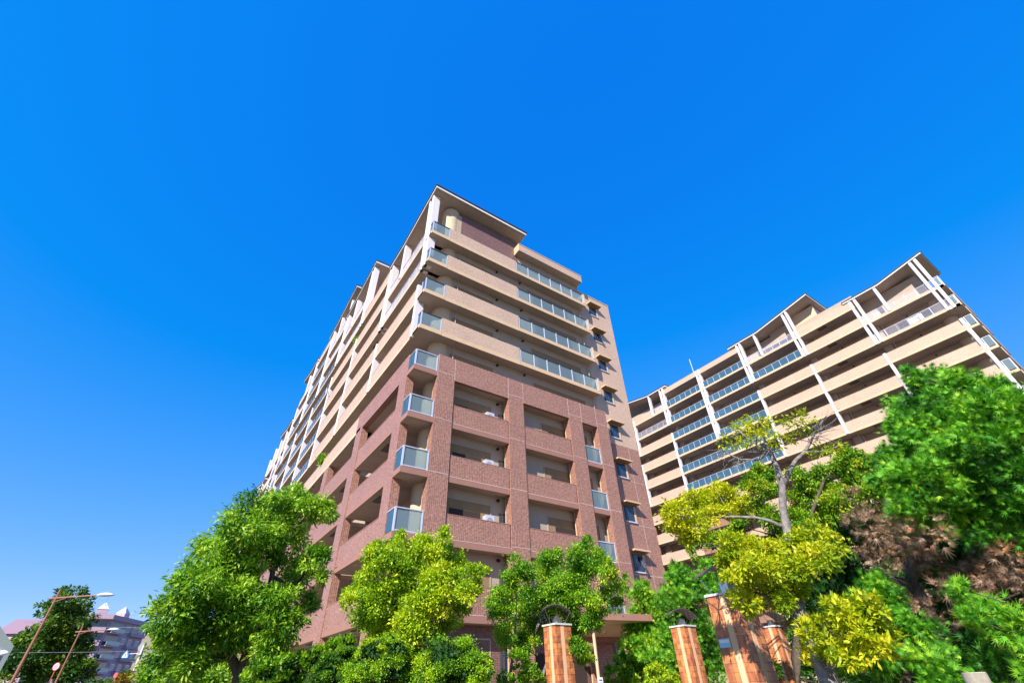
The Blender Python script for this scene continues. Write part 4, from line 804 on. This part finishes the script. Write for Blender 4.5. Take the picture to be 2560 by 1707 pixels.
for dz, nm in ((-.12, 'mirror'), (-.75, 'mirror')):
    c = p0+np.array([0, 0, dz])-side*.0+fwd*.08; n = 24
    o = plate2([(.33*math.cos(2*math.pi*i/n)-(.2 if dz > -.5 else -.05), .33*math.sin(2*math.pi*i/n)) for i in range(n)], c, -.02, GREY, 'mirror', e)
def round_sign(px, py, dist, r, label, ring, face, post, bars=True):
    c = at(px, py, dist); e = empty('round_sign', (c[0], c[1], 0), label, 'road sign'); n = 24
    MB().tube([(c[0]+fwd[0]*.06, c[1]+fwd[1]*.06, 0), tuple(c+fwd*.06+np.array([0, 0, r]))], .04, post, 8).build('post', e)
    cir = lambda q: [(q*math.cos(2*math.pi*i/n), q*math.sin(2*math.pi*i/n)) for i in range(n)]
    o = plate2(cir(r), c, .02, ring, 'sign_plate', e); plate2(cir(r*.84), c, .03, face, 'sign_face', o)
    if bars:
        for y in (-.35, 0, .35): plate2([(-.55*r, y*r-.07*r), (.55*r, y*r-.07*r), (.55*r, y*r+.07*r), (-.55*r, y*r+.07*r)], c, .036, mat('sign_text_mauve', (.30, .12, .2), .5), 'lettering', o)
round_sign(141, 1665, 62, .30, 'white round road sign with a red ring in front of the street tree', RED, mat('sign_face_pinkish', (.60, .50, .60), .5), mat('orange_post', (.45, .12, .05), .6))
round_sign(290, 1687, 62, .22, 'small plain red round sign below the blue crosswalk sign', RED, mat('sign_red_pink', (.55, .12, .14), .5), POLEW, bars=False)
c = at(7, 1631, 45); e = empty('street_lamp', (c[0], c[1], 0), 'white curved street lamp at the left edge beneath the gabled house', 'street lamp')
MB().tube([(c[0]-side[0]*.5, c[1]-side[1]*.5, 0), tuple(c-side*.5-np.array([0, 0, .8])), tuple(c-side*.15-np.array([0, 0, .1]))], .04, POLEW, 8).build('pole', e)
MB().tube([tuple(c-side*.35), tuple(c), tuple(c+side*.35)], [.06, .16, .05], LAMPW, 10).build('lamp_head', e, smooth=True)
def cable(a, b, sag, label, r=.015):
    pts = [a*(1-t)+b*t-np.array([0, 0, sag*4*t*(1-t)]) for t in np.linspace(0, 1, 17)]; o = MB().tube(pts, r, mat('cable_grey', (.25, .27, .3), .6), 5).build('overhead_cable'); tag(o, label, 'cable')
cable(at(-80, 1628, 60), at(372, 1625, 62), .1, 'lower thin overhead cable crossing in front of the street tree', .02)
cable(at(60, 1553, 90), at(430, 1566, 84), .3, 'upper thin overhead cable over the roofs of the mauve houses', .022)
# bushes at the foot of the street
shrub('small orange-tinted shrub at the foot of the white sign pole', [(310,1700,16),(330,1705,14),(290,1708,12)], 28, leaf_mat('rusty_leaf', [(.12, .10, .02), (.30, .18, .02), (.45, .25, .03)]), .10, .05, 71, core=False)
shrub('grey-green rounded shrub in front of the mauve house', [(312,1684,8),(322,1688,8),(245,1706,8),(270,1706,8),(225,1708,8)], 45, G_FAR, .14, .07, 72, core=False)

# ================================================================ things on the balconies
def plant(label, c, r, n=3, seed=0, m=None):
    e = empty('potted_plant', (c[0], c[1], c[2]-r), label, 'plant'); MB().tube([(c[0], c[1], c[2]-r*1.3), (c[0], c[1], c[2]-r*.5)], [r*.35, r*.45], mat('terracotta', (.35, .15, .08), .8), 12).build('pot', e)
    foliage('foliage', [(np.array(c)+np.array([0, q, 0]), r) for q in ((-.4*r, .4*r) if n > 1 else (0,))], m or G_THU, .14, .07, e, seed=seed, cov=1.2)
plant('leafy yellow-green potted plant on the upper side balcony between two white columns', (.35, 17.6, 29.35), .42, 3, 81)
plant('spreading bright green plant spilling over the lower beige side balcony', (.15, 18.9, 17.35), .42, 3, 82)
d0 = empty('satellite_dish', (-.25, 24.2, 26.6), 'white satellite dish clamped to a beige side balcony parapet', 'satellite dish')
rr = [tuple(np.array([-.35, 24.2, 26.9])+np.array([0, .28*math.cos(a), .28*math.sin(a)])) for a in np.linspace(0, 2*math.pi, 17)[:-1]]
MB().faces(rr+[(-.22, 24.2, 26.9)], [(i, (i+1) % 16, 16) for i in range(16)], WHITE).build('dish', d0); MB().tube([(-.22, 24.2, 26.9), (-.05, 24.2, 26.5), (.0, 24.2, 26.3)], .03, STEEL, 6).tube([(-.22, 24.2, 26.7), (-.6, 24.2, 26.75)], .015, STEEL, 5).build('bracket', d0)
LAU = [('white folded sheet', (.8, .8, .84)), ('pale blue towel', (.35, .6, .75)), ('yellow towel', (.75, .62, .15)), ('pink shirt', (.75, .32, .45)), ('white quilt', (.82, .80, .82)), ('grey blanket', (.45, .47, .5)), ('cream futon', (.78, .72, .58)), ('orange shirt', (.75, .38, .22)), ('navy trousers', (.08, .10, .2)), ('mint cloth', (.45, .7, .62))]
ROWN = {0: 'top', 1: 'second', 2: 'third', 3: 'fourth', 4: 'fifth', 5: 'sixth'}
def cloth(v0, v1, z0, z1, col, label, u=UR+.45, seed=0):
    rg = np.random.default_rng(seed); n = 9; vs_ = []; 
    for i in range(n):
        t = i/(n-1); du = .05*math.sin(t*9+seed)
        vs_ += [(u+du, v0+(v1-v0)*t, z1), (u+du*1.4-.03, v0+(v1-v0)*t, z0+rg.uniform(-.04, .04)), (u+du+.03, v0+(v1-v0)*t, z1), (u+du*1.4, v0+(v1-v0)*t, z0)]
    fs = []
    for i in range(n-1): a = 4*i; c = a+4; fs += [(a, c, c+1, a+1), (a+2, a+3, c+3, c+2), (a, a+2, c+2, c), (a+1, c+1, c+3, a+3)]
    o = MB().faces(vs_, fs, mat('cloth_%02d%02d%02d' % tuple(int(q*99) for q in col), col, .9)).build('laundry'); tag(o, label, 'laundry', 'laundry on the rear block balconies')
for i, (bay, row, t, w_, ci) in enumerate([(3, 0, .86, .9, 4), (3, 0, .70, .7, 1), (3, 0, .60, .6, 2), (3, 1, .35, 1.5, 4), (3, 1, .66, .6, 3), (3, 1, .8, .9, 0), (4, 0, .62, .9, 1), (4, 0, .78, .8, 0), (4, 1, .25, .9, 0), (4, 1, .40, .9, 2), (4, 1, .72, 1.3, 5),
        (3, 2, .80, 1.6, 0), (4, 2, .86, 1.4, 0), (4, 2, .66, .9, 5), (4, 2, .50, .8, 7), (4, 5, .86, 1.0, 0), (4, 5, .68, .9, 8), (4, 5, .5, .9, 6), (4, 5, .32, 1.0, 3), (3, 3, .78, 1.0, 0), (2, 1, .92, .8, 0), (2, 1, .78, .7, 4)]):
    v0, v1 = RB[bay]; v = v0+(v1-v0)*t; z = LR(row); nm, col = LAU[ci]
    cloth(v-w_/2, v+w_/2, z+.5, z+1.2, col, '%s on %s balcony row, %s glazed bay, %s' % (nm, ROWN[row], {2: 'right', 3: 'middle', 4: 'left'}[bay], 'left end' if t > .7 else ('right end' if t < .45 else 'centre')), seed=i)
cloth(-14.6, -13.2, 34.5, 35.25, (.82, .82, .84), 'white quilt on the lower barred balcony under the rightmost roof', seed=40)
cloth(-11.4, -10.5, 37.4, 38.0, (.84, .84, .86), 'white cushion on the upper barred balcony under the rightmost roof', seed=41)
